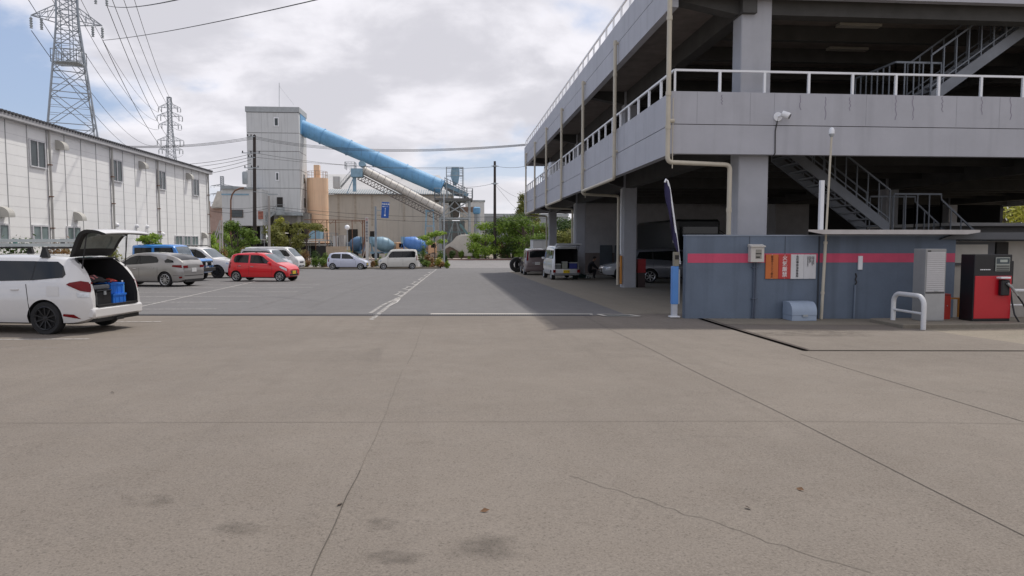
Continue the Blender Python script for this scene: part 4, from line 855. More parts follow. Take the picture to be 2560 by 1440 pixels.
# raised tailgate, hinged at the roof, one panel with glass in it
hx, hz = -1.70, 1.45
GP = [(0,0,0),(.1,.08,.17),(.25,.17,.34),(.42,.28,.46),(.62,.43,.51),(.85,.61,.50),(1.12,.80,.44)]; gf = smooth_fn(GP)
def tg(u, v, d=0.):
    """u along the gate from the hinge, v across, d outward"""
    a = gf(u); b = gf(u+.01) if u < 1.1 else a; c = gf(u-.01) if u >= 1.1 else a; dx, dz = b[0]-c[0], b[1]-c[1]; l = math.hypot(dx, dz) or 1
    return (hx-a[0]+.02+d*dz/l, v, hz+a[1]+d*dx/l-.05*abs(v)**2)
m = MB(); nu, nv = 12, 8; 
def gw(u): return .56+.10*min(1, u/.6)-.05*max(0, u-.8)
for d, fl in ((.0, 0), (-.06, 1)):
    vs = [tg(1.12*i/nu, gw(1.12*i/nu)*(2*j/nv-1)*(1 if fl == 0 else .96), d*(1 if 0 < i < nu else .3)) for i in range(nu+1) for j in range(nv+1)]
    fs = [(i*(nv+1)+j, i*(nv+1)+j+1, (i+1)*(nv+1)+j+1, (i+1)*(nv+1)+j) for i in range(nu) for j in range(nv)]
    m.m = fl; m.add(vs, fs)
N1 = (nu+1)*(nv+1); m.m = 1; bd = [i*(nv+1) for i in range(nu+1)]; be = [i*(nv+1)+nv for i in range(nu+1)]; bt = [nu*(nv+1)+j for j in range(nv+1)]; b0 = list(range(nv+1))
for ch in (bd, be, bt, b0):
    for a, b in zip(ch[:-1], ch[1:]): m.f.append((a, b, N1+b, N1+a)); m.mi.append(1 if ch is not bt else 0)
gate = m.build('tailgate', [m_wp, M('gate_lining', (.022,.022,.022), .7, var=.1)], W1, smooth=45)
m = MB(); vs = [tg(.10+.46*i/6, (.46+.05*i/6)*(2*j/6-1), -.068) for i in range(7) for j in range(7)]
m.add(vs, [(i*7+j, i*7+j+1, (i+1)*7+j+1, (i+1)*7+j) for i in range(6) for j in range(6)]); m.build('gate_glass', M('gate_glass', (.16,.19,.18), .08, var=.3, scale=3), gate, smooth=60)
MB().box(-.03, .03, -.03, .03, 0, .015).build('latch', m_chrome, gate, tg(1.04, 0, -.09)); MB().box(-.02,.02,-.25,.25,0,.02).build('gate_lamp', m_tail, gate, tg(.06, 0, .015))
for s in (1, -1): MB().tube([(-1.94, s*.60, 1.12), tg(.52, s*.56, -.05)], .011, 8).build('gas_strut', m_blk, W1)
# roof bars and the ladder on them
for x in (-1.25, .15):
    MB().bar((x, -.66, 1.60), (x, .66, 1.60), .07, .035).build('roof_bar', m_blk, W1)
    for s in (1, -1):
        MB().prism([(x-.09, s*.60, 1.43), (x+.09, s*.60, 1.43), (x+.035, s*.60, 1.59), (x-.035, s*.60, 1.59)], (0, s*.06, 0)).build('bar_foot', m_blk, W1)
m_al = M('aluminium', (.50,.52,.50), .4, .7, var=.1); m_gr = M('tape_green', (.0,.17,.14), .6)
mw_ = Matrix.Translation(CL) @ Matrix.Rotation(RZ, 4, 'Z')
LD = thing('ladder', 'folded aluminium ladder with green clips lying on the roof bars of the white estate', 'ladder', mw_ @ Vector((0, -.25, 1.62)), RZ)
for dz, yy in ((.0, -.18), (.0, .18), (.085, -.16), (.085, .20)):
    MB().box(-1.35, 2.0, yy-.013, yy+.013, dz, dz+.062).build('rail', m_al, LD)
m = MB()
for i in range(11): x = -1.2+.3*i; MB().tube([(x, -.18, .03), (x, .2, .03)], .016, 8).build('rung', m_al, LD) if i % 2 == 0 else 0
for x in (-1.35, -.70, .35, 1.1): MB().box(x-.07, x+.0, -.21, -.165, -.012, .155).build('clip', m_gr if x in (-1.35, 1.1, .35) else m_blk, LD)
MB().tube([(-1.36, -.16, .03), (-1.36, .2, .03)], .03, 8).build('end_cap', m_gr, LD)
# boot load
def load(name, label, cat, lx, ly, lz, fn, rz=0): 
    o = thing(name, label, cat, mw_ @ Vector((lx, ly, lz)), RZ+rz, 'things loaded in the open boot'); fn(o); return o
m_case = M('case_black', (.018,.018,.02), .4); m_bl = M('crate_blue', (.02,.16,.62), .45, var=.08)
def case(o):
    MB().box(-.2, .16, -.20, .20, 0, .27).build('body', m_case, o, bevel=.012); MB().box(-.21, .17, -.205, .205, .272, .30).build('lid', m_case, o, bevel=.008); MB().box(-.225, -.205, -.03, .03, .21, .28).build('clasp', m_steel, o)
    MB().box(-.205, .165, .202, .21, .02, .26).build('side_plate', m_al, o)
load('tool_case', 'black tool case with a metal side in the open boot', 'tool case', -1.93, .27, .505, case)
def crate(o):
    MB().box(-.18, .16, -.18, .18, 0, .03).box(-.18, -.16, -.18, .18, .03, .20).box(.14, .16, -.18, .18, .03, .20).box(-.16, .14, -.18, -.16, .03, .20).box(-.16, .14, .16, .18, .03, .20).build('body', m_bl, o)
    MB().box(-.192, .172, -.192, .192, .17, .205).build('rim', m_bl, o); 
    for y in (-.12, 0, .12): MB().box(-.186, -.181, y-.008, y+.008, .0, .17).build('rib', m_bl, o)
load('plastic_crate', 'lower blue plastic crate in the open boot', 'crate', -1.95, -.16, .505, crate)
load('plastic_crate', 'upper blue plastic crate stacked on the other in the open boot', 'crate', -1.91, -.16, .71, crate)
def bottle(o): MB().lathe([(.035,0),(.036,.16),(.014,.20),(.014,.24),(0,.245)], (0,0,0), (0,0,1), 12).build('bottle_body', M('bottle_blue', (.12,.35,.7), .25), o, smooth=50); MB().lathe([(.017,.22),(.017,.25)], (0,0,0), (0,0,1), 10).build('cap', m_white, o)
load('spray_bottle', 'light blue bottle standing beside the blue crates', 'bottle', -2.02, -.40, .70, bottle)
def tray(o):
    MB().box(-.18,.2,-.24,.22,0,.09).build('tray_body', M('tray_grey', (.16,.17,.18), .4), o, bevel=.02)
load('storage_tray', 'grey plastic tray resting on top of the black tool case', 'tray', -1.90, .27, .81, tray)
def cloth(o):
    m = MB(); n = 10; vs = [(-.2+.4*i/n, -.22+.44*j/n, .05+.10*math.sin(PI*i/n)*math.sin(PI*j/n)+.015*math.sin(i*2.1+j)) for i in range(n+1) for j in range(n+1)]
    m.m = 0; m.add(vs, [(i*(n+1)+j, i*(n+1)+j+1, (i+1)*(n+1)+j+1, (i+1)*(n+1)+j) for i in range(n) for j in range(n)])
    m.mi = [1 if (k % n) % 2 and 1 < (k//n) < 8 and (k % n) > 3 else 0 for k in range(len(m.mi))]
    q = m.build('cloth', [M('bag_dark', (.03,.028,.03), .9), M('cloth_pink', (.55,.20,.20), .9)], o, smooth=60); md = q.modifiers.new('s', 'SOLIDIFY'); md.thickness = .03
load('cloth_bundle', 'dark bundle with a red striped cloth lying on the grey tray', 'cloth', -1.86, .22, .90, cloth)
def rag(o):
    m = MB(); n = 6; m.add([(-.1+.2*i/n, -.1+.2*j/n, .03+.05*math.sin(PI*i/n)*math.sin(PI*j/n)+.012*math.sin(i*3+j*2)) for i in range(n+1) for j in range(n+1)], [(i*(n+1)+j, i*(n+1)+j+1, (i+1)*(n+1)+j+1, (i+1)*(n+1)+j) for i in range(n) for j in range(n)])
    q = m.build('cloth', M('signal_red', (1,1,1)), o, smooth=60); md = q.modifiers.new('s', 'SOLIDIFY'); md.thickness = .02
load('red_rag', 'red and white rags on top of the blue crates', 'rag', -1.92, -.16, .92, rag)
# other cars left of the lane
sil = paint('silver_beige', (.34,.33,.32), .5, .3); X = ground_xy
A = PI-.27; CT, K = car('parked_car', 'silver beige hatchback facing away to the left, behind the white estate', 'car', place(415, 31.8, A, HATCH, 1, 0), A, HATCH, sil, spokes=10)
for s in (1, -1): K['fbox'](min(s*.42, s*.70), max(s*.42, s*.70), .80, .90, m_tail, 'tail_light', .012, -1)
K['fbox'](-.62, .62, .20, .33, m_blk, 'diffuser', .02, -1); K['fbox'](-.66, .66, .46, .49, m_blk, 'bumper_line', .004, -1); K['side']([(-2.12,.47),(-1.72,.49),(-1.72,.50),(-2.12,.48)], m_blk, 'bumper_line', .003); K['side']([(-2.1,.38),(-2.0,.36),(-1.97,.44),(-2.1,.45)], m_tail, 'reflector', .006)
CT.scale = (1, 1, 1.05)
blu = paint('bright_blue', (.015,.20,.60)); A = -.12
B1, K = car('parked_car', 'bright blue boxy four wheel drive behind the silver hatchback', 'car', place(362, 38.0, A, BOXY, -1, 0), A, BOXY, blu, rim=m_rimk)
B1.scale = (1, 1, 1.05); MB().box(1.85, 1.95, -.74, .74, .5, .68).build('front_bumper', m_blk, B1, bevel=.02); MB().tube([(1.9,-.4,.68),(1.92,-.4,.95),(1.92,.4,.95),(1.9,.4,.68)], .03, 8).build('bull_bar', m_blk, B1)
for y in (-.32, .32): MB().lathe([(.08,0),(.085,.04)], (1.93, y, .86), (1,0,0), 14).build('spot_lamp', m_lamp, B1)
MB().box(1.80, 1.862, -.62, .62, .78, 1.0).build('front_panel', m_blk, B1)
A = -.16; wsu = paint('clean_white', (.70,.70,.70))
SV, K = car('parked_car', 'large white off road vehicle with roof rails and black wheels, beside the blue one', 'car', place(545, 42.0, A, SUVP, -1, 1), A, SUVP, wsu, rim=m_rimk, spokes=6)
for s in (1, -1): MB().tube([(-1.8, s*.72, 1.84), (-1.7, s*.72, 1.90), (.0, s*.72, 1.91), (.15, s*.72, 1.85)], .022, 8).build('roof_rail', m_blk, SV)
red = paint('red', (.68,.004,.014)); A = -.26
car('parked_car', 'red compact hatchback with silver wheels and a yellow number plate', 'car', place(592, 37.4, A, KEI, -1, 0), A, dict(KEI, hmat=m_chrome), red, 'yellow', spokes=8)
A = -.2; car('parked_van', 'white van with a high roof standing behind the red hatchback', 'van', Vector((*X(688, 60)[:2], gz(60))), A, VAN, wsu)
car('parked_car', 'silver grey compact wagon half hidden between the red hatchback and the white van', 'car', Vector((*X(668, 50)[:2], gz(50))), -.30, BOXK, paint('silver', (.42,.43,.46), .5), 'yellow')
A = -.12; lil = paint('lilac_white', (.58,.61,.74)); car('parked_car', 'pale bluish white compact hatchback at the far end of the lot', 'car', Vector((*X(871, 62.5)[:2], gz(62.5))), A, KEI, lil, 'yellow', spokes=6)
A = PI+.16; car('parked_car', 'cream white tall boxy compact car facing left near the street', 'car', Vector((*X(995, 62.8)[:2], gz(62.8))), A, BOXK, paint('cream_white', (.68,.67,.62)), 'yellow', spokes=10)
# garage side
brn = paint('mauve_brown', (.16,.125,.125), .4)
MV, K = car('parked_car', 'mauve brown minivan seen from behind beside the truck tyres', 'car', Vector((*X(1336, 47.4)[:2], gz(47.4))), PI/2-.02, MINIV, brn, rim=m_rim)
for s in (1, -1): MB().prism([(-2.165, s*.60, .98), (-2.165, s*.72, .98), (-2.10, s*.66, 1.62), (-2.10, s*.60, 1.62)], (.12, 0, 0)).build('tail_light', m_tail, MV)
MB().box(-2.19, -2.12, -.35, .35, .80, .85).build('garnish', m_chrome, MV, bevel=.01); MB().box(-2.22, -2.05, -.8, .8, .30, .52).build('bumper', brn, MV, bevel=.04); MB().box(-2.24, -2.05, -.5, .5, .25, .29).build('bumper_strip', m_chrome, MV)
def kvan_cav():
    return MB().box(-1.85, -.1, -.62, .62, .62, 1.70).build('cut', M('boot_lining', (1,1,1)), None, loc=(0,0,0))
KV, K = car('parked_van', 'small white van seen from behind with its rear door lifted and tools inside', 'van', Vector((*X(1401, 38.9)[:2], gz(38.9))), PI/2+.04, KVAN, paint('van_white', (.60,.61,.62)), 'yellow', cavity=kvan_cav, hatch=1, spokes=12)
for s in (1, -1): MB().box(-1.725, -1.69, s*.66-.07, s*.66+.07, .42, .58).build('tail_light', m_tail, KV)
MB().box(-1.74, -1.68, -.17, .17, .40, .56).build('number_plate', m_ply, KV); MB().box(-1.72, -1.6, -.70, .70, .28, .40).build('bumper', M('bumper_grey', (.20,.20,.21), .5), KV, bevel=.02)
text_mesh('す 7 36', .10, m_blk, 'plate_lettering', KV, (-1.743, 0, .48), (PI/2, 0, -PI/2))
hatchm = MB(); hatchm.prism([(-1.66, -.66, 1.84), (-1.66, -.66, 1.88), (-2.35, -.66, 1.99), (-2.55, -.66, 1.96), (-2.55, -.66, 1.93), (-2.35, -.66, 1.94)], (0, 1.32, 0)); hg = hatchm.build('tailgate', paint('van_white', (1,1,1)), KV)
MB().prism([(-1.80, -.52, 1.888), (-2.30, -.52, 1.925), (-2.30, -.52, 1.915), (-1.80, -.52, 1.878)], (0, 1.04, 0)).build('gate_glass', m_cg, hg)
for s in (1,-1): MB().tube([(-1.68, s*.62, 1.55), (-2.1, s*.6, 1.90)], .01, 6).build('gas_strut', m_chrome, KV)
mk_ = Matrix.Translation(KV.location) @ Matrix.Rotation(KV.rotation_euler.z, 4, 'Z')
for lx, ly, sx, sy, sz, col, nm, lb in ((-1.45,-.40,.34,.40,.30,(.03,.04,.22),'cool_box','dark blue cool box with pale lid inside the small van'), (-1.42,.05,.34,.28,.34,(.30,.31,.26),'storage_box','pale box in the middle of the small van'), (-1.4,.42,.34,.30,.22,(.14,.15,.15),'storage_box','grey box at the left side inside the small van')):
    o = thing(nm, lb, 'box', mk_ @ Vector((lx, ly, .62)), KV.rotation_euler.z, 'boxes in the small van')
    MB().box(-sx/2, sx/2, -sy/2, sy/2, 0, sz).build('body', M('box_'+nm+str(col[0]), col, .5), o, bevel=.015); MB().box(-sx/2-.01, sx/2+.01, -sy/2-.01, sy/2+.01, sz+.002, sz+.05).build('lid', M('lid_pale', (.40,.42,.40), .5), o, bevel=.01)
A = PI-.05; SP, K = car('parked_car', 'white sports estate under the garage, its nose pointing left past the column', 'car', place(1551, 38.6, A, SPORT, 1, 1), A, SPORT, paint('pale_white', (.62,.63,.65)), rim=m_rimk, spokes=10)
for s in (1, -1): MB().box(2.2, 2.36, s*.55-.14, s*.55+.14, .30, .42).build('fog_lamp', m_blk, SP, bevel=.02)
A = -.03; car('parked_car', 'grey silver sport utility car in the garage shade behind the red cabinet', 'car', place(1624, 33.0, A, XSUV, -1, 0), A, XSUV, paint('grey_silver', (.24,.25,.28), .5), spokes=7)
car('parked_van', 'white van parked on the upper deck behind the railing', 'van', (6.55, 45.5, 4.70), PI/2, KVAN, wsu)
# dark coach inside the garage
t = thing('parked_coach', 'dark coach standing deep in the garage with white mirrors', 'coach', (13.4, 38.0, gz(38)))
mco = M('coach_dark', (.022,.026,.028), .3, var=.1)
MB().box(-1.25, 1.25, -.2, 9, .35, 3.3).build('body', mco, t, bevel=.12, smooth=30); MB().box(-1.1, 1.1, -.23, -.19, 1.2, 2.9).build('windscreen', m_cg, t, bevel=.01)
for s in (1, -1):
    MB().box(s*1.42-.1, s*1.42+.1, -.55, -.4, 2.0, 2.5).build('mirror', m_white, t, bevel=.03); MB().bar((s*1.2,-.2,2.7), (s*1.4,-.5,2.5), .04).build('mirror_arm', m_blk, t)
    for wy in (1.6, 7.2): 
        q = MB().lathe([(.3,-.14),(.48,-.14),(.48,.14),(.3,.14)], (s*1.12, wy, .48), (s,0,0), 20).build('wheel', m_tyre, t, smooth=40)
MB().box(-.9, .9, -.215, -.2, .7, .95).build('lamp_band', m_lamp, t)
# truck tyres
def tyre(px, Y, z, rz, tilt, label):
    p = X(px, Y); r = .57; t = thing('truck_tyre', label, 'tyre', (p[0], p[1], p[2]+z), 0, 'truck tyres beside the minivan')
    o = MB().lathe([(.30,-.15),(.46,-.17),(.545,-.15),(.57,-.11),(.57,.11),(.545,.15),(.46,.17),(.30,.15),(.30,-.15)], (0,0,0), (math.cos(rz), math.sin(rz), 0), 32, cap=False).build('tread', m_tyre, t, (0,0,r), smooth=30)
    MB().lathe([(.325,-.16),(.305,-.165),(.30,.0),(.305,.165),(.325,.16)], (0,0,0), (math.cos(rz), math.sin(rz), 0), 28, cap=False).build('bead', m_blk, t, (0,0,r), smooth=40); return t
tyre(1293, 52.3, 0, 1.75, 0, 'large black truck tyre standing foremost beside the brown minivan'); tyre(1305, 52.9, 0, 1.75, 0, 'second truck tyre standing behind the foremost one'); tyre(1316, 53.4, 0, 1.8, 0, 'truck tyre farthest right, touching the brown minivan')
# small box truck behind the minivan
t = thing('box_truck', 'small truck with a plain white box body behind the minivan', 'truck', (*X(1352, 57)[:2], gz(57)))
MB().box(-.75, .75, -.9, 1.2, .75, 2.45).build('cargo_box', M('box_white', (.55,.56,.56), .5, var=.05, streak=.15), t, bevel=.02); MB().box(-.76, .76, -.93, 1.2, 2.455, 2.52).build('roof_edge', m_steel, t)
MB().box(-.1, .62, -.915, -.902, 1.0, 2.1).build('rear_door', M('box_white', (1,1,1)), t); MB().box(-.68, .68, -.8, 2.4, .4, .74).build('chassis', m_blk, t)
MB().prism([(-.7,1.3,.5),(-.7,2.6,.5),(-.7,2.6,1.1),(-.7,2.3,1.9),(-.7,1.3,1.95)], (1.4,0,0)).build('cab', wsu, t, bevel=.04)
for s in (1,-1):
    for wy in (-.3, 2.0): MB().lathe([(.15,-.08),(.27,-.08),(.27,.08),(.15,.08)], (s*.62, wy, .27), (s,0,0), 18).build('wheel', m_tyre, t, smooth=40)
# ---------------- crouching mechanic ----------------
def person(loc, rz):
    t = thing('person', 'crouching person in dark clothes working at the nose of the white sports estate', 'person', loc, rz)
    V = [(0,0,.40),(0,.02,.58),(.06,.03,.78),(.16,.03,.90),(.22,.03,.97),(.27,.03,1.06),   # pelvis..neck..head
         (.15,.17,.86),(.33,.20,.66),(.52,.12,.55),(.15,-.13,.86),(.34,-.17,.64),(.52,-.06,.50),
         (.03,.10,.38),(.36,.16,.46),(.28,.16,.10),(.38,.16,.05),(.03,-.10,.38),(.34,-.15,.50),(.20,-.15,.10),(.30,-.15,.05)]
    E = [(0,1),(1,2),(2,3),(3,4),(4,5),(3,6),(6,7),(7,8),(3,9),(9,10),(10,11),(0,12),(12,13),(13,14),(14,15),(0,16),(16,17),(17,18),(18,19)]
    Rr = [.14,.13,.15,.12,.055,.06,.07,.05,.04,.07,.05,.04,.11,.08,.05,.045,.11,.08,.05,.045]
    me = bpy.data.meshes.new('body'); me.from_pydata(V, E, []); o = bpy.data.objects.new('body', me); C.objects.link(o)
    o.modifiers.new('s', 'SKIN'); 
    for i, v in enumerate(me.skin_vertices[0].data): v.radius = (Rr[i], Rr[i]); v.use_root = (i == 0)
    o.modifiers.new('d', 'SUBSURF').levels = 2
    dg = bpy.context.evaluated_depsgraph_get(); nm = bpy.data.meshes.new_from_object(o.evaluated_get(dg)); o.modifiers.clear(); o.data = nm
    nm.materials.clear(); nm.materials.append(M('overall_dark', (.022,.022,.028), .9, var=.2)); nm.materials.append(M('skin', (.38,.22,.15), .6))
    for p in nm.polygons:
        c = p.center; p.use_smooth = True
        if (c.z > .99) or (c.x > .47 and c.z > .4): p.material_index = 1
    o.parent = t
    h = MB(); h.sphere((.30,.03,1.13), .10, 14, 1.15); h.add([(.395,.02,1.12),(.395,.04,1.12),(.42,.03,1.10),(.40,.03,1.15)], [(0,1,2),(0,2,3),(1,3,2)]); h.lathe([(.02,-.01),(.025,.01)], (.30,.13,1.12), (0,1,0), 8); h.build('head', M('skin', (1,1,1)), t, smooth=60)
    MB().lathe([(.108,0),(.10,.05),(.06,.095),(0,.11)], (.29,.03,1.15), (-.25,0,1), 14).build('hair', M('hair_dark', (.02,.016,.014), .8), t, smooth=60)
    for y in (.12, -.06):
        hnd = MB(); hnd.box(.52,.58,y-.035,y+.035,.49,.52)
        for i, dl in enumerate((.045,.055,.05,.04)): hnd.tube([(.58,y-.028+.019*i,.505),(.60+dl*.5,y-.028+.019*i,.50),(.60+dl*.7,y-.028+.019*i,.475)], .008, 6)
        hnd.tube([(.54,y+.03,.505),(.57,y+.055,.50),(.60,y+.05,.49)], .009, 6); hnd.build('hand', M('skin', (1,1,1)), t, bevel=.004)
    return t
px_, py_, pz_ = X(1474, 39.3); person((px_, py_, pz_), .1)
t = thing('folding_stool', 'small pale folding stool under the crouching person', 'stool', (px_-.05, py_-.05, pz_), .3)
MB().box(-.16,.16,-.13,.13,.27,.29).build('seat', M('stool_pale', (.40,.40,.38), .5), t)
for s in (1,-1):
    for q in (1,-1): MB().bar((q*.13, s*.12, 0), (-q*.02, s*.12, .27), .025).build('leg', m_al, t)
t = thing('work_mat', 'dark green heap of tarpaulin on the floor behind the small van', 'tarpaulin', (*X(1452, 40.5)[:2], gz(40.5)))
m = MB(); n = 10; m.add([(-.55+1.1*i/n, -.35+.7*j/n, .01+.16*abs(math.sin(PI*i/n)*math.sin(PI*j/n))*(1+.5*math.sin(i*2.3+j*1.7))) for i in range(n+1) for j in range(n+1)], [(i*(n+1)+j, i*(n+1)+j+1, (i+1)*(n+1)+j+1, (i+1)*(n+1)+j) for i in range(n) for j in range(n)])
q = m.build('sheet', M('tarp_green', (.012,.05,.045), .7), t, smooth=60); q.modifiers.new('s','SOLIDIFY').thickness = .02
# ---------------- beyond the street: batching plant ----------------
Z0 = gz(100)
m_pl = M('panel_pale', (.60,.61,.61), .6, var=.05, scale=.3, streak=.25)
m_beige = M('render_beige', (.56,.52,.46), .8, var=.08, scale=.15, streak=.28)
m_blue = M('conveyor_blue', (.16,.37,.60), .6, var=.12, scale=.4, streak=.4)
m_peach = M('silo_peach', (.88,.60,.40), .6, var=.05, scale=.3, streak=.2)
m_iron = M('grey_iron', (.34,.37,.385), .6, .1, var=.25, scale=1.5)
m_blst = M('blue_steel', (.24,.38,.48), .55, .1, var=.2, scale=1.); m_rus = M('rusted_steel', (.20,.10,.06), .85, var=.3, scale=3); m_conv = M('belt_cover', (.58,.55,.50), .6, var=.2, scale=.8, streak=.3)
def P(px, py, Y): return at(px, py, Y)
def pbox(px0, px1, py0, py1, Y, D, mb=None, zb=None):
    a = P(px0, py0, Y); b = P(px1, py1, Y); mb = mb or MB()
    return mb.box(a.x, b.x, Y, Y+D, b.z if zb is None else zb, a.z)
def W(px, py, Y): p = P(px, py, Y); return (p.x, p.y, Z0)
# hall with arched roof
t = thing('storage_hall', 'wide beige rendered storage hall with a corrugated grey roof behind the mixer trucks', 'hall', (-8, 135, Z0))
a = P(780, 486, 130); b = P(1128, 486, 130)
MB().box(a.x, b.x, 130, 165, Z0-.2, a.z).build('wall', m_beige, t, w=1)
m = MB(); r0 = P(1000, 437, 150).z; xl, xr = a.x-1, b.x+.4
m.add([(xl,129.5,a.z+.0),(xr,129.5,a.z+.0),(xr,129.5,a.z+.15),(xl,129.5,a.z+.15),(xl,150,r0),(xr-3,150,r0),(xr-3,165,a.z),(xl,165,a.z),(xr,165,a.z)], [(0,1,2,3),(3,2,5,4),(4,5,6,7),(2,8,6,5),(1,8,2)])
m.build('roof', M('hall_roof', (.42,.415,.41), .6, var=.08, scale=.3, streak=.2), t, w=1)
m = MB(); x = xl
while x < xr: m.bar((x, 129.2, a.z+.12), (x, 133.5, a.z+1.15), .16, .14); x += .42
m.build('corrugated_edge', M('corrugated_blue_grey', (.22,.27,.30), .6), t, w=1)
m = MB()
for px in (846, 888, 930, 1010): p = P(px, 486, 129.97); m.box(p.x-.2, p.x+.18, 129.96, 129.995, p.z-random.uniform(4,8), p.z)
m.build('rust_streak', M('streak_brown', (.46,.41,.345), .9, var=.2), t, w=1)
pbox(925, 936, 578, 610, 129.9, .1).build('doorway', m_dark, t, w=1); pbox(870, 895, 573, 640, 129.9, .1).build('doorway', m_dark, t, w=1)
t = thing('annex_building', 'pale grey annex with a sloping roof right of the hall', 'building', (P(1205,600,140).x, 140, Z0))
pbox(1165, 1211, 503, 600, 140, 8, zb=Z0-.2).build('wall', m_pl, t, w=1); pbox(1163, 1213, 500, 504, 139.8, 8.3).build('roof', m_iron, t, w=1)
pbox(1105, 1162, 552, 600, 126, 2, zb=Z0-.2).build('equipment_shed', M('shed_dark', (.16,.155,.15), .8, var=.3), t, w=1); pbox(1150, 1190, 517, 600, 133, 5, zb=Z0-.2).build('lean_to', m_beige, t, w=1); m = MB()
for i in range(16): p = P(1150+i*2.6, 517, 132.9); q = P(1150+i*2.6, 530, 132.9); m.box(p.x, p.x+.09, 132.85, 132.95, q.z, p.z)
m.build('slats', m_rus, t, w=1)
t = thing('boundary_wall', 'long low grey wall with a dark coping between the annex and the trees', 'wall', (P(1260,600,150).x, 150, Z0))
pbox(1200, 1420, 540, 600, 150, .4, zb=Z0-.2).build('panel', M('far_wall_grey', (.30,.32,.34), .7), t, w=1); pbox(1198, 1422, 534, 540, 149.8, .8).build('coping', m_iron, t, w=1)
# tower
TX0, TX1, TY0, TY1 = -32.7, -24.6, 115, 120.6; zt = P(746, 268, 115).z; z1_ = P(746, 531, 115).z
t = thing('batching_tower', 'tall pale grey batching tower with small windows and a blue conveyor tube', 'tower', (-28.6, 117.8, Z0))
zz = [z1_]+[P(700, y, 115).z for y in (471, 425, 379, 333)]+[zt-.9]
m = MB()
for i, (za, zb_) in enumerate(zip(zz[:-1], zz[1:])): m.box(TX0, TX1, TY0, TY1, za+(.07 if i else 0), zb_)
for za in zz[1:]: m.m = 1; m.box(TX0+.05, TX1-.05, TY0+.05, TY1-.05, za, za+.07)
m.build('wall', [m_pl, m_dark], t, w=1)
MB().box(TX0-.12, TX1+.12, TY0-.12, TY1+.12, zt-.9+.07, zt).build('parapet', M('parapet_grey', (.38,.40,.41), .6), t, w=1)
m = MB()
for px in (655, 672, 699, 720): x = P(px, 400, 115).x; m.box(x-.02, x+.02, TY0-.012, TY0+.01, z1_, zt-.9)
m.build('panel_joint', M('joint_far', (.45,.46,.47), .8), t, w=1)
for px0, px1, py0, py1 in ((684,697,293,316), (688,698,430,452)):
    f = pbox(px0, px1, py0, py1, 114.9, .1).build('window', m_white, t, w=1); q = pbox(px0+2.5, px1-2.5, py0+2.5, py1-2.5, 114.87, .03).build('pane', m_gl, None); q.parent = f; q.location = -Vector(t.location)
pbox(692, 707, 493, 525, 114.9, .1).build('doorway', m_dark, t, w=1)
for za, zb_ in ((436, 458), (495, 518)):
    ya, yb = 117.8, 118.8; p = P(757, za, 118); q = P(757, zb_, 118); MB().box(TX1+.0, TX1+.06, ya, yb, q.z, p.z).build('window', m_gl, t, w=1)
MB().box(TX1, TX1+.08, 116.0, 120, P(755, 338, 118).z, P(755, 287, 118).z).build('tube_port', m_blue, t, w=1)
m = MB(); p = P(698, 268, 117); m.tube([p, P(698, 207, 117)], .04, 6); m.tube([P(698, 215, 117), P(735, 262, 117)], .015, 4); m.build('antenna', m_iron, t, w=1)
MB().box(TX0+2, TX1+.3, TY0-.3, TY1+.3, z1_-.5, z1_).build('base_slab', m_iron, t, w=1)
m = MB()
for x in (TX0+2.2, -28.5, TX1-.3):
    for y in (TY0, TY1-.4): m.box(x-.3, x+.3, y, y+.5, Z0-.2, z1_-.5)
m.build('leg_frame', M('weathered_concrete', (.25,.235,.215), .9, var=.2, scale=1, streak=.5), t, w=1)
pbox(688, 772, 533, 560, TY0+.6, 4.2).build('hopper_wall', M('weathered_concrete', (1,1,1)), t, w=1)
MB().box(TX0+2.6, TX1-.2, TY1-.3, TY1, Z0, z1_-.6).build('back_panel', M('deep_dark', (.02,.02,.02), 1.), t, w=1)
m = MB(); A_ = P(672, 545, 114); B_ = P(706, 524, 114); m.bar(P(655, 562, 113.8), P(690, 528, 113.8), .12, .25); 
for i in range(9): s = i/8; p = P(655+35*s, 562-34*s, 113.8); m.bar(p, p+Vector((0,0,1.0)), .05)
m.bar(P(655, 548, 113.8), P(690, 514, 113.8), .06); m.bar(P(690, 527, 113.8), P(712, 527, 113.8), .1, 1.2); m.bar(P(690, 512, 113.8), P(712, 512, 113.8), .06)
m.build('stair', m_iron, t, w=1)
# annex left of the tower
t = thing('control_annex', 'pale raised cabin wing with a blue stripe left of the batching tower', 'building', (P(610,560,112).x, 112, Z0))
pbox(554, 656, 472, 564, 112, 8).build('wall', m_pl, t, w=1)
m = MB(); a, b = P(552, 463, 111.6), P(640, 469, 111.6); c = P(552, 472, 111.6); m.prism([(a.x,111.6,a.z),(b.x,111.6,b.z),(b.x,111.6,c.z),(a.x,111.6,c.z)], (0,8.5,0)); m.build('roof', m_iron, t, w=1)
pbox(553, 622, 484, 488, 111.93, .06).build('stripe', m_blst, t, w=1)
f = pbox(578, 608, 524, 544, 111.9, .08).build('window', M('far_frame', (.12,.10,.09), .7), t, w=1); q = pbox(580, 606, 526, 542, 111.87, .03).build('pane', m_gl, None); q.parent = f; q.location = -Vector(t.location)
m = MB()
for px in (560, 600, 650): pbox(px, px+6, 564, 640, 113, .8, m, zb=Z0-.2)
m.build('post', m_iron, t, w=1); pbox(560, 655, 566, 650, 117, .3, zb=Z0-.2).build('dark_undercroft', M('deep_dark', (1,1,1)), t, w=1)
pbox(645, 658, 528, 548, 111.8, .1).build('red_notice', M('faded_notice', (.30,.12,.09), .8, var=.5, scale=2), t, w=1)
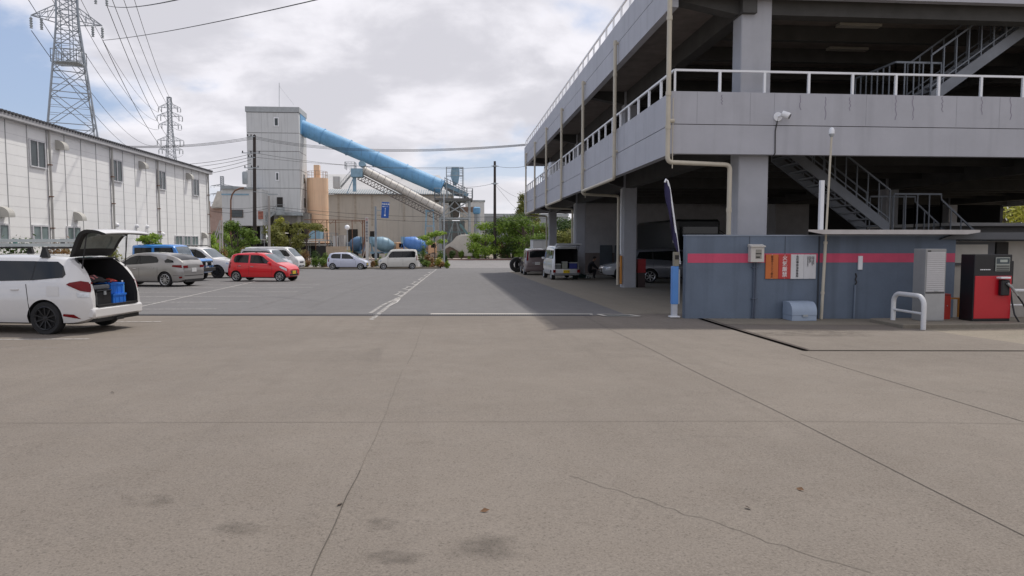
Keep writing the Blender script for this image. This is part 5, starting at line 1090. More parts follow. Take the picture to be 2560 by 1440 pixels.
# blue conveyor tube
A_ = P(752, 318, 118); B_ = P(1106, 469, 118); d = (B_-A_).normalized(); r = 1.24
t = thing('conveyor_tube', 'large blue enclosed conveyor tube running down from the tower to the loading frame', 'conveyor tube', A_)
MB().lathe([(r, 0), (r, (B_-A_).length), (r*.93, (B_-A_).length), (r*.93, (B_-A_).length-3)], A_, d, 40).build('tube', m_blue, t, w=1, smooth=40)
for px, py in ((806, 341), (872, 369), (940, 398), (1012, 429), (1080, 458)):
    s = (P(px, py, 118)-A_).dot(d); MB().lathe([(r+.0, -.07), (r+.12, -.07), (r+.12, .07), (r, .07)], A_+d*s, d, 40, cap=False).build('flange', m_blue, t, w=1, smooth=30)
MB().lathe([(r*.92, (B_-A_).length-.02), (0.01, (B_-A_).length-.02)], A_, d, 32, cap=False).build('dark_opening', M('deep_dark', (1,1,1)), t, w=1)
# loading frame (steel tower) at the lower end
def lattice(m, corners, zs, w, brace=True, bw=None):
    bw = bw or w*.6
    for x, y in corners: m.box(x-w/2, x+w/2, y-w/2, y+w/2, zs[0], zs[-1])
    for k, (za, zb_) in enumerate(zip(zs[:-1], zs[1:])):
        for i in range(4):
            (xa, ya), (xb, yb) = corners[i], corners[(i+1) % 4]
            m.bar((xa,ya,zb_-.05), (xb,yb,zb_-.05), bw, bw)
            if brace: m.bar((xa,ya,za), (xb,yb,zb_), bw, bw) if (k+i) % 2 else m.bar((xb,yb,za), (xa,ya,zb_), bw, bw)
def rails(m, x0, x1, y0, y1, z, h=1.1, w=.05, n=4):
    for a, b in (((x0,y0),(x1,y0)), ((x1,y0),(x1,y1)), ((x1,y1),(x0,y1)), ((x0,y1),(x0,y0))):
        for i in range(n+1): x = a[0]+(b[0]-a[0])*i/n; y = a[1]+(b[1]-a[1])*i/n; m.box(x-w/2, x+w/2, y-w/2, y+w/2, z, z+h)
        for hh in (h, h*.5): m.bar((*a, z+hh), (*b, z+hh), w)
t = thing('loading_frame', 'steel frame tower with platform, railings and chutes at the tube end', 'steel frame', (P(1138,600,117).x, 117, Z0))
xa, xb = P(1100, 500, 116).x, P(1174, 500, 116).x; zp = P(1138, 496, 116).z
m = MB(); lattice(m, [(xa,116),(xb,116),(xb,121),(xa,121)], [Z0, P(1080,545,116).z, zp-.3], .34, False, .26)
m.bar((xa,116,P(1080,545,116).z), (xb,116,zp-.4), .2); m.bar((xb,116,P(1080,545,116).z), (xa,116,zp-.4), .14); m.bar((xa,116,zp-3), ((xa+xb)/2,116,zp-.4), .18); m.bar((xb,116,zp-3), ((xa+xb)/2,116,zp-.4), .18)
m.build('leg_frame', m_iron, t, w=1)
m = MB(); m.box(xa-.9, xb+.5, 115.2, 121.6, zp-.32, zp); m.build('platform', M('platform_dark', (.12,.12,.12), .7), t, w=1)
m = MB(); rails(m, xa-.9, xb+.5, 115.2, 121.6, zp, 1.6, .07, 6); m.build('railing', m_iron, t, w=1)
m = MB(); x0_, x1_ = P(1116, 450, 117).x, P(1157, 450, 117).x; zt_ = P(1080, 417, 117).z; zm_ = P(1080, 437, 117).z
lattice(m, [(x0_,117),(x1_,117),(x1_,119.4),(x0_,119.4)], [zp, zm_, zt_], .13, False, .09); rails(m, x0_, x1_, 117, 119.4, zm_, 1.3, .05, 3)
m.build('upper_frame', m_iron, t, w=1)
m = MB(); xx = P(1163, 450, 117).x
for dx in (0, .5): m.tube([(x1_+.15+dx*0, 116.9+dx, zp), (x1_+.15, 116.9+dx, zt_)], .03, 5)
i = zp
while i < zt_: m.bar((x1_+.15, 116.9, i), (x1_+.15, 117.4, i), .03); m.bar((x1_-.5, 116.95, i), (x1_, 116.95, i), .05); i += .42
m.build('ladder', m_iron, t, w=1)
m = MB(); p = lambda a, b: P(a, b, 118)
m.prism([p(1129,417), p(1148,417), p(1149,436), p(1146,455), p(1140,462), p(1134,462), p(1126,438)], (0,1.8,0)); m.build('hopper', m_blst, t, w=1)
m = MB(); m.prism([p(1108,465), p(1114,455), p(1172,484), p(1168,493), p(1135,488)], (0,1.5,0)); m.build('feed_chute', m_blst, t, w=1)
m = MB()
for i in range(9): s = i/8; a = P(1112+56*s, 457+27*s, 117.5); m.bar(a, a+Vector((0,0,.95)), .07); m.bar(a+Vector((0,1.9,-.1)), a+Vector((0,1.9,1.0)), .07)
m.bar(P(1112,445,117.5), P(1168,472,117.5), .08); m.bar(P(1112,451,117.5), P(1168,478,117.5), .06); m.bar(P(1112,470,117.5), P(1172,497,117.5), .3, .4)
m.build('belt_frame', M('platform_dark', (1,1,1)), t, w=1)
m = MB(); m.prism([p(1122,505), p(1152,505), p(1148,540), p(1142,548), p(1132,548), p(1126,540)], (0,1.6,0)); m.build('chute', M('chute_brown', (.16,.14,.12), .8, var=.3), t, w=1)
m = MB(); zc = P(1080,552,117).z
for s in (-1, 1): m.tube([((xa+xb)/2+s*.2,117.4,zc), ((xa+xb)/2+s*2.2,117.4,Z0)], .12, 6); m.tube([((xa+xb)/2+s*.3,118.4,zc), ((xa+xb)/2+s*1.0,118.4,Z0)], .1, 6)
m.build('strut', m_iron, t, w=1)
for px in (1122, 1150):
    m = MB(); q = P(px, 500, 116.6)
    for dx in (0, .5): m.tube([(q.x+dx,116.6,Z0),(q.x+dx,116.6,zp)], .04, 5)
    i = Z0
    while i < zp: m.bar((q.x,116.6,i),(q.x+.5,116.6,i),.03); i += .5
    m.build('ladder', M('teal_steel', (.13,.22,.23), .6, .1, var=.2), t, w=1)
m = MB()
for za in (555, 580): m.bar(P(1112,za,116.4), P(1165,za,116.4), .1)
m.bar(P(1150,560,116.4), P(1172,590,116.4), .14, .4); m.build('brace', M('teal_steel', (.13,.22,.23), .6, .1, var=.2), t, w=1)
# beige inclined belt conveyor
t = thing('belt_conveyor', 'beige covered belt conveyor sloping down below the blue tube', 'conveyor', P(905, 425, 113))
A_ = P(906, 424, 113); B_ = P(1108, 528, 113); d = (B_-A_).normalized(); up = Vector((0,0,1)); nrm = d.cross(Vector((0,1,0))).normalized(); nrm = nrm if nrm.z > 0 else -nrm
MB().lathe([(.62, 0), (.62, (B_-A_).length)], A_+Vector((0,.3,0)), d, 14).build('cover', m_conv, t, w=1, smooth=30)
m = MB(); q = -nrm*.85; m.bar(A_+q, B_+q, .9, .16); m.bar(A_+q*2, B_+q*2, .14, .14); n = 26
for i in range(n): s = i/n; a = A_+(B_-A_)*s; b = A_+(B_-A_)*((i+1)/n); m.bar(a+q*2, b+q, .08); m.bar(a+q*2, a+q, .08); m.bar(a+q*.8+Vector((0,-.7,0)), a+q*.8+Vector((0,-.7,0))+nrm*1.5, .05) if i % 2 else 0
m.bar(A_+Vector((0,-.7,0))+nrm*.75, B_+Vector((0,-.7,0))+nrm*.75, .05); m.build('truss', M('truss_brown', (.15,.13,.12), .7, var=.2), t, w=1)
m = MB(); p = P(893, 427, 113); m.box(p.x-.9, p.x+.9, 112.2, 114.2, p.z-1.0, p.z+.3); m.lathe([(.5,-.8),(.5,.8)], P(906,411,113), (0,1,0), 16); m.build('head_drive', m_blst, t, w=1)
m = MB(); rails(m, p.x-1.8, p.x-.3, 112.2, 114.2, p.z+.2, 1.1, .05, 3); m.build('railing', m_iron, t, w=1)
m = MB(); q1 = P(886, 437, 113); m.bar(q1, (q1.x, 113, P(1080,480,113).z), .5); m.bar((q1.x,113,P(1080,440,113).z), (q1.x-1.2,113,P(1080,485,113).z), .12)
for px in (1066, 1083): q2 = P(px, 525, 113); q3 = P(px+(-4 if px < 1070 else 4), 630, 113); m.bar(q2, q3, .22)
m.bar(P(1064,565,113), P(1086,565,113), .14); m.bar(P(1063,527,113), P(1082,527,113), .35); m.build('support_leg', m_blst, t, w=1)
t = thing('service_gantry', 'grey gantry box with a stair on the hall roof, left of the belt head', 'gantry', P(850, 480, 128))
pbox(832, 850, 441, 470, 127, 2).build('box', m_pl, t, w=1)
m = MB()
for o in (0, 1.2): m.bar(P(852,468,126+o), P(878,437,126+o), .12, .3); m.bar(P(852,456,126+o), P(878,425,126+o), .06)
for i in range(8): s = i/7; a = P(852+26*s, 468-31*s, 126); m.bar(a, a+Vector((0,0,.9)), .05); m.bar(a, a+Vector((0,1.2,0)), .05)
m.build('stair', m_iron, t, w=1)
# silo
c = P(792, 600, 118); zt_ = P(792, 444, 118).z; r = 25.5/1750*118
t = thing('cement_silo', 'peach coloured round cement silo standing right of the batching tower', 'silo', (c.x, 118, Z0))
MB().lathe([(r, Z0-.2), (r, zt_)], (c.x, 119.5, 0), (0,0,1), 40).build('shell', m_peach, t, w=1, smooth=40)
m = MB()
for py in (480, 520, 530, 575): m.lathe([(r+.05, -.05), (r+.05, .05)], (c.x, 119.5, P(1080,py,118).z), (0,0,1), 40, cap=False)
m.build('hoop', m_peach, t, w=1); pbox(784, 798, 412, 445, 118.6, 1.2).build('filter_box', m_peach, t, w=1)
m = MB()
for i in range(16): a = 2*PI*i/16; x, y = c.x+(r-.1)*math.cos(a), 119.5+(r-.1)*math.sin(a); b = 2*PI*(i+1)/16; x2, y2 = c.x+(r-.1)*math.cos(b), 119.5+(r-.1)*math.sin(b); m.bar((x,y,zt_),(x,y,zt_+1.1),.05); m.bar((x,y,zt_+1.1),(x2,y2,zt_+1.1),.05); m.bar((x,y,zt_+.55),(x2,y2,zt_+.55),.04)
m.build('railing', M('rail_peach', (.35,.25,.18), .7), t, w=1)
# rusted pipe gantry, sheds, hopper, cabinets
t = thing('pipe_gantry', 'rusted pipe gantry on thin posts crossing in front of the silo and hall', 'gantry', W(850, 600, 106))
m = MB(); m.bar(P(760,549,106), P(914,551,106), .10); m.bar(P(790,558,106), P(914,553,106), .06)
for px in (788, 817, 839, 880, 906, 911): m.bar(P(px,550,106), P(px+2,640,106), .13 if px > 900 else .10)
for px in (800, 826, 905): m.bar(P(px-7,551,106), P(px,560,106), .05); m.bar(P(px,560,106), P(px+8,551,106), .05)
m.bar(P(906,640,106), P(916,548,106), .1); m.build('pipes', m_rus, t, w=1)
t = thing('blue_hopper', 'small blue grey steel hopper beside the silo foot', 'hopper', W(786, 600, 109)); m = MB(); p = lambda a, b: P(a, b, 109)
m.prism([p(772,597), p(772,585), p(780,577), p(800,574), p(800,597)], (0,3,0)); m.build('bin', m_blst, t, w=1); pbox(770, 832, 599, 603, 109, 2.5).build('deck', m_conv, t, w=1)
m = MB(); 
for px in (774, 796, 812, 828): pbox(px, px+2, 603, 640, 109, .2, m)
m.build('post', m_iron, t, w=1); m = MB(); rails(m, P(800,0,109).x, P(830,0,109).x, 108.8, 111, P(1080,599,109).z, 1.0, .05, 3); m.build('railing', m_iron, t, w=1)
t = thing('site_cabin', 'row of pale weathered cabinets behind the low yard wall', 'cabin', W(848, 620, 107))
pbox(832, 845, 590, 640, 107, 2, zb=Z0).build('cabinet', m_pl, t, w=1); pbox(846, 861, 588, 640, 107, 2, zb=Z0).build('cabinet', M('pale_weathered', (.40,.38,.36), .8, var=.2), t, w=1)
for a, b, nm, lb in ((815, 875, 'beige', 'beige'), (948, 1018, 'white', 'pale'), (1075, 1100, 'tan', 'tan')):
    t = thing('yard_wall', lb+' low yard wall section along the far side of the planting', 'wall', W((a+b)/2, 640, 103)); pbox(a, b, 616 if a < 900 else 634, 660, 103, .3, zb=Z0).build('panel', M('yard_'+nm, {'beige':(.42,.34,.26),'white':(.45,.42,.38),'tan':(.36,.28,.22)}[nm], .8, var=.15), t, w=1)
t = thing('storage_sheds', 'dark cluttered lean-to sheds with thin pale roofs under the tower', 'shed', W(720, 620, 110))
for a, b, y0, yy in ((655, 710, 581, 108), (700, 790, 605, 107), (640, 720, 598, 111), (730, 830, 611, 108)): pbox(a, b, y0, y0+2.6, yy, 3).build('roof', m_conv, t, w=1)
m = MB()
for px in (660, 682, 706, 724, 748, 770, 798, 826): pbox(px, px+2, 600, 645, 108, .2, m, zb=Z0)
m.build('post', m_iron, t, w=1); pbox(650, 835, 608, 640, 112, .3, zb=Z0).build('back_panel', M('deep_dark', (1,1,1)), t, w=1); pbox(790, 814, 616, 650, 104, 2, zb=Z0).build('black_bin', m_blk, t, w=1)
# gravel heap under a pale sheet
t = thing('sand_heap', 'pale grey sand heap with a steep eroded face right of the loading frame', 'sand heap', W(1160, 620, 106))
out = [(1104,626),(1117,612),(1128,606),(1141,591),(1148,588),(1186,587),(1200,593),(1222,622),(1225,640),(1160,640),(1146,628),(1130,618)]
m = MB(); random.seed(4); ft = [P(a, b, 104+.0) for a, b in out]; n = len(ft)
top_ = [Vector((p.x+(P(1165,0,104).x-p.x)*.22, 109, max(Z0, p.z)*.96+.2)) for p in ft]; bk = [Vector((p.x, 115, Z0)) for p in ft]
m.add(ft+top_+bk, [tuple(range(n))]+[(i, (i+1)%n, n+(i+1)%n, n+i) for i in range(n)]+[(n+i, n+(i+1)%n, 2*n+(i+1)%n, 2*n+i) for i in range(n)])
m.build('heap', M('sand_grey', (.58,.55,.50), .95, var=.1, scale=.6, bump=.6, bscale=3), t, w=1)
m = MB(); m.prism([P(a,b,103.6) for a, b in ((1112,640),(1114,622),(1124,616),(1136,622),(1150,632),(1160,640),(1225,644),(1225,655),(1105,655))], (0,.8,0)); m.build('earth_face', M('earth_brown', (.15,.11,.085), .95, var=.35, scale=1.2, bump=.6, bscale=4), t, w=1)
t = thing('dust_pipe', 'silver cylinder with a blue head beside the annex', 'dust collector', W(1193, 600, 125))
MB().lathe([(9/1750*125, P(1080,600,125).z), (8/1750*125, P(1080,535,125).z)], (P(1192,0,125).x,125,0), (0,0,1), 18).build('shell', m_steel, t, w=1, smooth=40); pbox(1183, 1201, 517, 535, 124.2, 1.6).build('head', m_blue, t, w=1, bevel=.2)
t = thing('distant_hopper', 'far cream sloped hopper building over a pink block at the warehouse corner', 'building', (P(540,560,140).x, 140, Z0))
m = MB(); p = lambda a, b: P(a, b, 140); m.prism([p(527,520), p(543,478), p(555,478), p(556,520)], (0,5,0)); m.build('hopper_roof', m_conv, t, w=1); pbox(518, 556, 516, 640, 141, 8, zb=Z0).build('wall', M('pink_block', (.42,.30,.26), .8), t, w=1)
# mixer trucks
def mixer(px, Y, face, label, drumcol, cabcol, rz=.6):
    p = W(px, 600, Y); t = thing('mixer_truck', label, 'mixer truck', p, rz, 'concrete mixer trucks in the plant yard')
    md_ = M('drum_'+label[:9], drumcol, .45, var=.12, scale=1., streak=.2); mc_ = M('cab_'+label[:9], cabcol, .45)
    MB().box(-3.6, 3.6, -.45, .45, .75, 1.1).build('chassis', m_blst, t)
    ax = Vector((1, 0, -.19)).normalized(); o = Vector((-3.1, 0, 2.75)); MB().lathe([(.55,0),(.75,.2),(1.18,2.1),(1.18,3.3),(.75,4.6),(.6,4.75)], o, ax, 28).build('drum', md_, t, smooth=40)
    m = MB(); 
    for h_ in (1.2, 2.1, 3.3): m.lathe([(1.2 if h_ > 2 else .98, -.04), (1.24 if h_ > 2 else 1.02, 0), (1.2 if h_ > 2 else .98, .04)], o+ax*h_, ax, 28, cap=False)
    m.build('drum_band', md_, t)
    m = MB(); m.prism([(-3.7,-.5,3.5),(-2.9,-.5,3.5),(-3.1,-.5,2.6),(-3.6,-.5,2.4)], (0,1,0)); m.build('hopper', m_blst, t)
    m = MB(); m.bar((-3.5,0,2.3), (-4.1,.1,1.1), .5, .08); m.bar((-3.1,-.5,1.0), (-3.3,-.5,3.4), .14); m.bar((-3.1,.5,1.0), (-3.3,.5,3.4), .14); m.bar((-2.9,-.5,1.1), (-3.4,-.5,2.4), .1); m.build('chute', md_, t)
    cb = MB(); cb.prism([(1.9,-1.1,.8),(3.75,-1.1,.8),(3.75,-1.1,1.75),(3.55,-1.1,2.6),(1.9,-1.1,2.62)], (0,2.2,0)); cb.build('cab', mc_, t, bevel=.06)
    for s in (-1, 1): MB().prism([(2.5,s*1.105,1.75),(3.55,s*1.105,1.75),(3.45,s*1.105,2.4),(2.5,s*1.105,2.4)], (0,s*.01,0)).build('cab_window', m_cg, t)
    MB().prism([(3.76,-.95,1.75),(3.76,.95,1.75),(3.60,.95,2.45),(3.60,-.95,2.45)], (.015,0,0)).build('windscreen', m_cg, t); MB().box(1.885, 1.895, -.6, .6, 1.8, 2.3).build('rear_pane', m_plw, t)
    MB().box(3.6, 3.9, -1.1, 1.1, .5, .85).build('bumper', m_iron, t)
    for wx in (3.0, -1.2, -2.4):
        for s in (-1, 1): q = MB().lathe([(.28,-.16),(.5,-.16),(.5,.16),(.28,.16)], (0,0,0), (0,s,0), 20).build('wheel', m_tyre, t, (wx, s*1.0, .5), smooth=40); MB().lathe([(.27,.1),(.1,.14),(0,.16)], (0,0,0), (0,s,0), 16, cap=False).build('rim', m_iron, q)
    for c in [o for o in bpy.data.objects if o.parent == t]:
        if c.name.startswith('wheel'): c.location.x *= .76
        else:
            for v in c.data.vertices: v.co.x *= .76
    t.scale = (.9, .9, .92); return t
mixer(966, 106, 1, 'grey blue mixer truck with a peach cab, middle of the three', (.20,.32,.40), (.66,.40,.22), .25)
mixer(1046, 104, 1, 'bright blue mixer truck, rightmost, partly behind the small tree', (.08,.21,.52), (.64,.40,.24), .2)
mixer(890, 109, -1, 'leftmost blue mixer truck seen through the pipe gantry', (.12,.22,.36), (.22,.28,.34), 2.2)
# ---------------- street furniture, poles, wires ----------------
def pole(name, label, cat, px, ptop, Y, r, mat, pb=None, lean=0):
    a = W(px, 600, Y) if Y > 66 else X(px, Y); t = thing(name, label, cat, a); top = P(px+lean, ptop, Y)
    MB().tube([(0,0,-.1), (top.x-a[0], 0, top.z-a[2])], r*1.15, 12, r2=r*.8).build('pole', mat, t, smooth=40); return t, top-Vector(a)
m_wood = M('dark_pole', (.045,.035,.032), .85, var=.2, streak=.4); m_cpole = M('concrete_pole', (.30,.28,.26), .8, var=.15)
U1, tp = pole('utility_pole', 'dark brown utility pole with crossarms and insulators in front of the tower', 'utility pole', 636, 338, 97, .24, m_wood)
for zz_, ln in ((342, 1.0), (383, 2.4), (394, .9), (420, 1.9)):
    z = P(636, zz_, 97).z-Z0; MB().bar((-ln*.55,-.2,z), (ln*.45,-.2,z), .1).build('crossarm', m_iron, U1)
    for k in range(3): MB().lathe([(.05,0),(.11,.06),(.05,.12),(.1,.18),(.03,.24)], (-ln*.5+ln*.45*k, -.2, z+.06), (0,0,1), 8).build('insulator', m_dark, U1)
z = P(1080,447,97).z-Z0; MB().lathe([(.42,-.9),(.45,-.8),(.45,.6),(.35,.75),(0,.8)], (-.9,-.1,z), (0,0,1), 16).build('transformer', m_iron, U1, smooth=40); MB().box(-.75,-.2,-.4,0,z-1.3,z+.9).build('switch_box', m_pl, U1)
z = P(1080,487,97).z-Z0; MB().bar((.1,-.2,z+.3),(2.6,-.2,z-.05),.07).build('lamp_arm', m_iron, U1); MB().box(2.0,3.3,-.35,-.05,z-.15,z+.0).build('lamp_head', m_iron, U1)
U2, tp = pole('utility_pole', 'short grey concrete utility pole right of the dark one', 'utility pole', 672, 490, 93, .17, m_cpole)
U3, tp = pole('utility_pole', 'tall dark utility pole standing alone between the frame and the trees', 'utility pole', 1237, 403, 97, .2, m_wood)
for py in (414, 458): MB().lathe([(.27,-.1),(.27,.1)], (0,0,P(1080,py,97).z-Z0), (0,0,1), 12).build('band', m_iron, U3); MB().bar((-.5,-.2,P(1080,py,97).z-Z0), (.5,-.2,P(1080,py,97).z-Z0), .07).build('bracket', m_iron, U3)
SP1, tp = pole('sign_pole', 'grey steel pole carrying the blue route sign', 'sign pole', 939, 516, 69, .115, M('pole_grey_blue', (.27,.31,.35), .5, .3))
MB().bar((0,0,P(1080,526,69).z-Z0), (.75,0,P(1080,527,69).z-Z0), .09).build('arm', m_iron, SP1)
a, b = P(953, 505, 68.8), P(973, 545, 68.8)
t = thing('route_sign', 'blue route sign with white arrow and two lines of writing on the grey pole', 'road sign', ((a.x+b.x)/2, 68.8, (a.z+b.z)/2), 0); hw, hh = (b.x-a.x)/2, (a.z-b.z)/2; t.rotation_euler = (0, R(4), R(-8))
MB().box(-hw,hw,0,.05,-hh,hh).build('plate', M('sign_blue', (.012,.09,.38), .4, var=.05), t, bevel=.02); msw = M('sign_white', (.75,.78,.82), .5, var=0)
for s in (-1,0,1): text_mesh('方面本線'[s+1:s+3], .17, msw, 'lettering', t, (s*hw*.55, -.004, hh*.72), (PI/2,0,0), bold=.006)
text_mesh('流通センター', .105, msw, 'lettering', t, (0, -.004, hh*.42), (PI/2,0,0), bold=.003)
MB().box(-.02,.02,-.006,-.001,-hh*.62,hh*.15).build('arrow_shaft', msw, t); MB().prism([(-.05,-.006,hh*.15),(.05,-.006,hh*.15),(0,-.006,hh*.30)], (0,.005,0)).build('arrow_head', msw, t); MB().lathe([(.085,0),(.085,.006)], (0,-.001,-hh*.66), (0,-1,0), 16).build('ring', msw, t)
a = W(918, 600, 71); t = thing('notice_post', 'tall narrow white notice post with vertical lettering braced by a leaning plank', 'notice post', (a[0], 71, Z0)); zt_ = P(918, 543, 71).z-Z0
MB().box(-.17, .12, -.05, .05, .1, zt_).build('board', M('notice_white', (.55,.54,.52), .6, var=.1), t); MB().bar((-.75,.1,0), (.0,.1,2.4), .14, .08).build('brace', M('plank', (.42,.38,.33), .8), t); MB().bar((.55,.1,0), (.05,.1,2.0), .08).build('brace', M('plank', (1,1,1)), t)
for i, ch in enumerate('交通安全都市宣言'): text_mesh(ch, .26, M('notice_red', (.40,.03,.04), .6) if i < 1 else M('ink_dark', (.10,.10,.13), .7), 'lettering', t, (-.02, -.055, zt_-.25-i*.30), (PI/2,0,0), bold=.004)
L1, tp = pole('lamp_post', 'slim pale grey lamp post in front of the loading frame', 'lamp post', 1110, 486, 68, .075, m_steel); MB().box(-.1,.1,-.1,.1,1.0-1,.45).build('base', M('cabinet_grey', (1,1,1)), L1)
L2, tp = pole('globe_lamp', 'short post with a white globe lamp before the hall wall', 'lamp post', 868, 573, 100, .08, m_iron); MB().sphere((tp.x,0,tp.z+.25), .36, 14).build('globe', m_white, L2, smooth=60)
t = thing('street_lamp', 'rusty red curved street lamp left of the dark utility pole', 'street lamp', W(578, 600, 104)); o_ = Vector(t.location)
MB().tube([P(577,640,104)-o_, P(577,500,104)-o_, P(580,487,104)-o_, P(587,477,104)-o_, P(600,471,104)-o_, P(610,470,104)-o_], .11, 8).build('pole', m_rus, t, smooth=50); MB().prism([P(603,468,104)-o_,P(616,467,104)-o_,P(617,470,104)-o_,P(604,473,104)-o_], (0,.4,0)).build('lamp_head', m_iron, t)
t = thing('steel_stair', 'pale steel access stair and platform by the warehouse corner', 'stair', W(548, 0, 80)); m = MB()
for px in (550, 556): m.bar(P(px, 552, 80), P(px, 640, 80), .12)
m.bar(P(549,552,80), P(557,552,80), .1); m.bar(P(549,580,80), P(557,580,80), .35, .3); m.bar(P(530,610,80), P(549,556,80), .1); m.bar(P(534,615,80), P(549,572,80), .12); m.build('frame', M('stair_pale', (.42,.40,.38), .6, var=.1), t, w=1)
t = thing('rusty_post', 'thin rusted steel post beside the warehouse corner', 'post', W(523, 0, 70)); m = MB(); m.bar(P(523,503,70), P(524,640,70), .16); m.bar(P(521,541,70), P(527,541,70), .2); m.build('post', m_rus, t, w=1)
# wires: every span its own thing
m_wire = M('wire_black', (.02,.02,.022), .7, var=0)
def wire(a, b, sag, label, group, r=.02, n=16):
    a, b = Vector(a), Vector(b); pts = [a.lerp(b, i/n)-Vector((0,0,sag*4*(i/n)*(1-i/n))) for i in range(n+1)]
    o = MB().tube(pts, r, 4).build('wire', m_wire, w=1); tag(o, label, 'wire', group); return o
gA = 'street wires on the utility poles'
def sw(a, b, Ya, Yb, sag, label, r=.02): wire(P(*a, Ya), P(*b, Yb), sag, label, gA, r)
for i, dy in enumerate((0, 3, 6)):
    sw((636, 341+dy), (1330, 359+dy*.6), 97, 55, 1.0, 'wire strung from the dark pole to the parking garage, in a bundle of three'); sw((636, 341+dy), (250, 362+dy*.5), 97, 90, .6, 'wire leaving the dark pole top toward the left, in a bundle of three', .025)
sw((636, 382), (1236, 417), 97, 97, 1.0, 'thin wire between the dark pole and the lone pole, upper'); sw((640, 393), (1118, 418), 97, 116, .5, 'thin wire from the dark pole to the loading frame'); sw((1236, 414), (1330, 412), 97, 75, .3, 'wire from the lone pole toward the garage, upper')
for (a, b) in (((630,384),(370,412)), ((630,392),(370,420)), ((628,399),(370,436)), ((628,408),(370,448))): sw(a, b, 97, 92, .5, 'one of the thin wires fanning left from the dark pole crossarms', .025)
sw((672, 515), (1420, 534), 93, 93, .9, 'lower long wire crossing before the hall wall'); sw((672, 520), (1420, 541), 93, 93, 1.2, 'lowest long wire crossing before the hall wall'); sw((672, 515), (520, 516), 93, 93, .3, 'short wire from the concrete pole to the left'); sw((672,520), (520,526), 93, 93, .5, 'lower short wire from the concrete pole to the left')
sw((1237, 458), (1120, 464), 97, 116, .4, 'short wire from the lone pole to the loading frame'); sw((1237,457), (1290,492), 97, 120, .2, 'stay wire going right from the lone pole, upper'); sw((1237,460), (1310,540), 97, 130, .3, 'stay wire going right from the lone pole, lower')
# pylons
m_lat = M('pylon_steel', (.30,.33,.36), .5, .4, var=.15)
def pylon(name, label, cx, Y, half, arms, top, zbase, w, ang=.5, sub=1):
    """half(z) gives half width; arms = [(z, length)]"""
    t = thing(name, label, 'pylon', (cx, Y, zbase))
    ca, sa = math.cos(ang), math.sin(ang)
    def cor(z, i): h = half(z); x, y = ((-h,-h),(h,-h),(h,h),(-h,h))[i]; return Vector((x*ca-y*sa, x*sa+y*ca, z))
    zs = []; z = 0.
    while z < top: zs.append(z); z += max(1.2, half(z)*1.55)
    zs.append(top); m = MB()
    for a, b in zip(zs[:-1], zs[1:]):
        for i in range(4):
            m.bar(cor(a,i), cor(b,i), w*1.5); j = (i+1) % 4
            m.bar(cor(a,i), cor(b,j), w*.8); m.bar(cor(a,j), cor(b,i), w*.8); m.bar(cor(b,i), cor(b,j), w*.9)
            if sub and half(a) > 1.2:
                mid = (cor(a,i)+cor(b,j))/2; m.bar((cor(a,i)+cor(b,i))/2, mid, w*.5); m.bar((cor(a,j)+cor(b,j))/2, mid, w*.5); m.bar((cor(a,i)+mid)/2, (cor(a,i)*.75+cor(b,i)*.25), w*.45); m.bar((cor(a,j)+mid)/2, (cor(a,j)*.75+cor(b,j)*.25), w*.45); m.bar((cor(b,i)+mid)/2, (cor(b,i)*.75+cor(a,i)*.25), w*.45); m.bar((cor(b,j)+mid)/2, (cor(b,j)*.75+cor(a,j)*.25), w*.45)
    m.build('lattice', m_lat, t); tips = []
    for z, ln in arms:
        for s in (-1, 1):
            h = half(z); tip = Vector((s*ln*ca, s*ln*sa, z+.15)); m = MB()
            for i in ((0,3) if s < 0 else (1,2)):
                m.bar(cor(z,i), tip, w*.9); m.bar(cor(min(top, z+1.6),i), tip, w*.8)
                for q in (.33, .66): m.bar(cor(z,i).lerp(tip,q), cor(min(top,z+1.6),i).lerp(tip,q), w*.5); m.bar(cor(z,i).lerp(tip,q), cor(min(top,z+1.6),i).lerp(tip,q-.3), w*.5)
            m.bar(cor(z,0 if s < 0 else 1).lerp(tip,.4), cor(z,3 if s < 0 else 2).lerp(tip,.4), w*.6); m.build('crossarm', m_lat, t)
            m = MB(); 
            for q in (1., .72):
                b = Vector((s*ln*q*ca, s*ln*q*sa, z)); m.lathe([(.05,0)]+[(.10+.09*(k % 2), -.14*k-.1) for k in range(12 if ln > 4 else 10)], b, (0,0,1), 6)
            m.build('insulator', m_iron, t); tips.append(Vector((cx, Y, zbase))+tip-Vector((0,0,1.8)))
    return t, tips
pz = lambda py, Y: P(1280*0+400, py, Y).z
Y1 = 92.; cx1 = P(180, 340, Y1).x; zb1 = Z0; hb = lambda z: max(1.12, 4.25-.106*z)
zz1 = [pz(py, Y1)-zb1 for py in (52, -30, -120)]
T1, tips1 = pylon('power_pylon', 'large lattice power pylon rising behind the white warehouse', cx1, Y1, hb, [(zz1[0]-.4, 3.7), (zz1[1], 4.3), (zz1[2], 3.8)], zz1[2]+6, zb1, .10)
m = MB(); zq = pz(165, Y1)-zb1; m.box(-1.5,1.5,-1.2,1.2,zq,zq+.12); rails(m, -1.5,1.5,-1.2,1.2, zq, 1.6, .05, 4); m.build('work_platform', m_iron, T1)
m = MB()
for x in (-.5,.5,.9): m.bar((x,-.6,zq),(x,-.6,zz1[0]+3),.07)
for k in range(24): m.bar((-.5,-.6,zq+k*.7),(.5,-.6,zq+k*.7),.04)
m.build('ladder', m_lat, T1)
Y2 = 255.; cx2 = P(426, 340, Y2).x; zq = lambda py: P(426, py, Y2).z-Z0
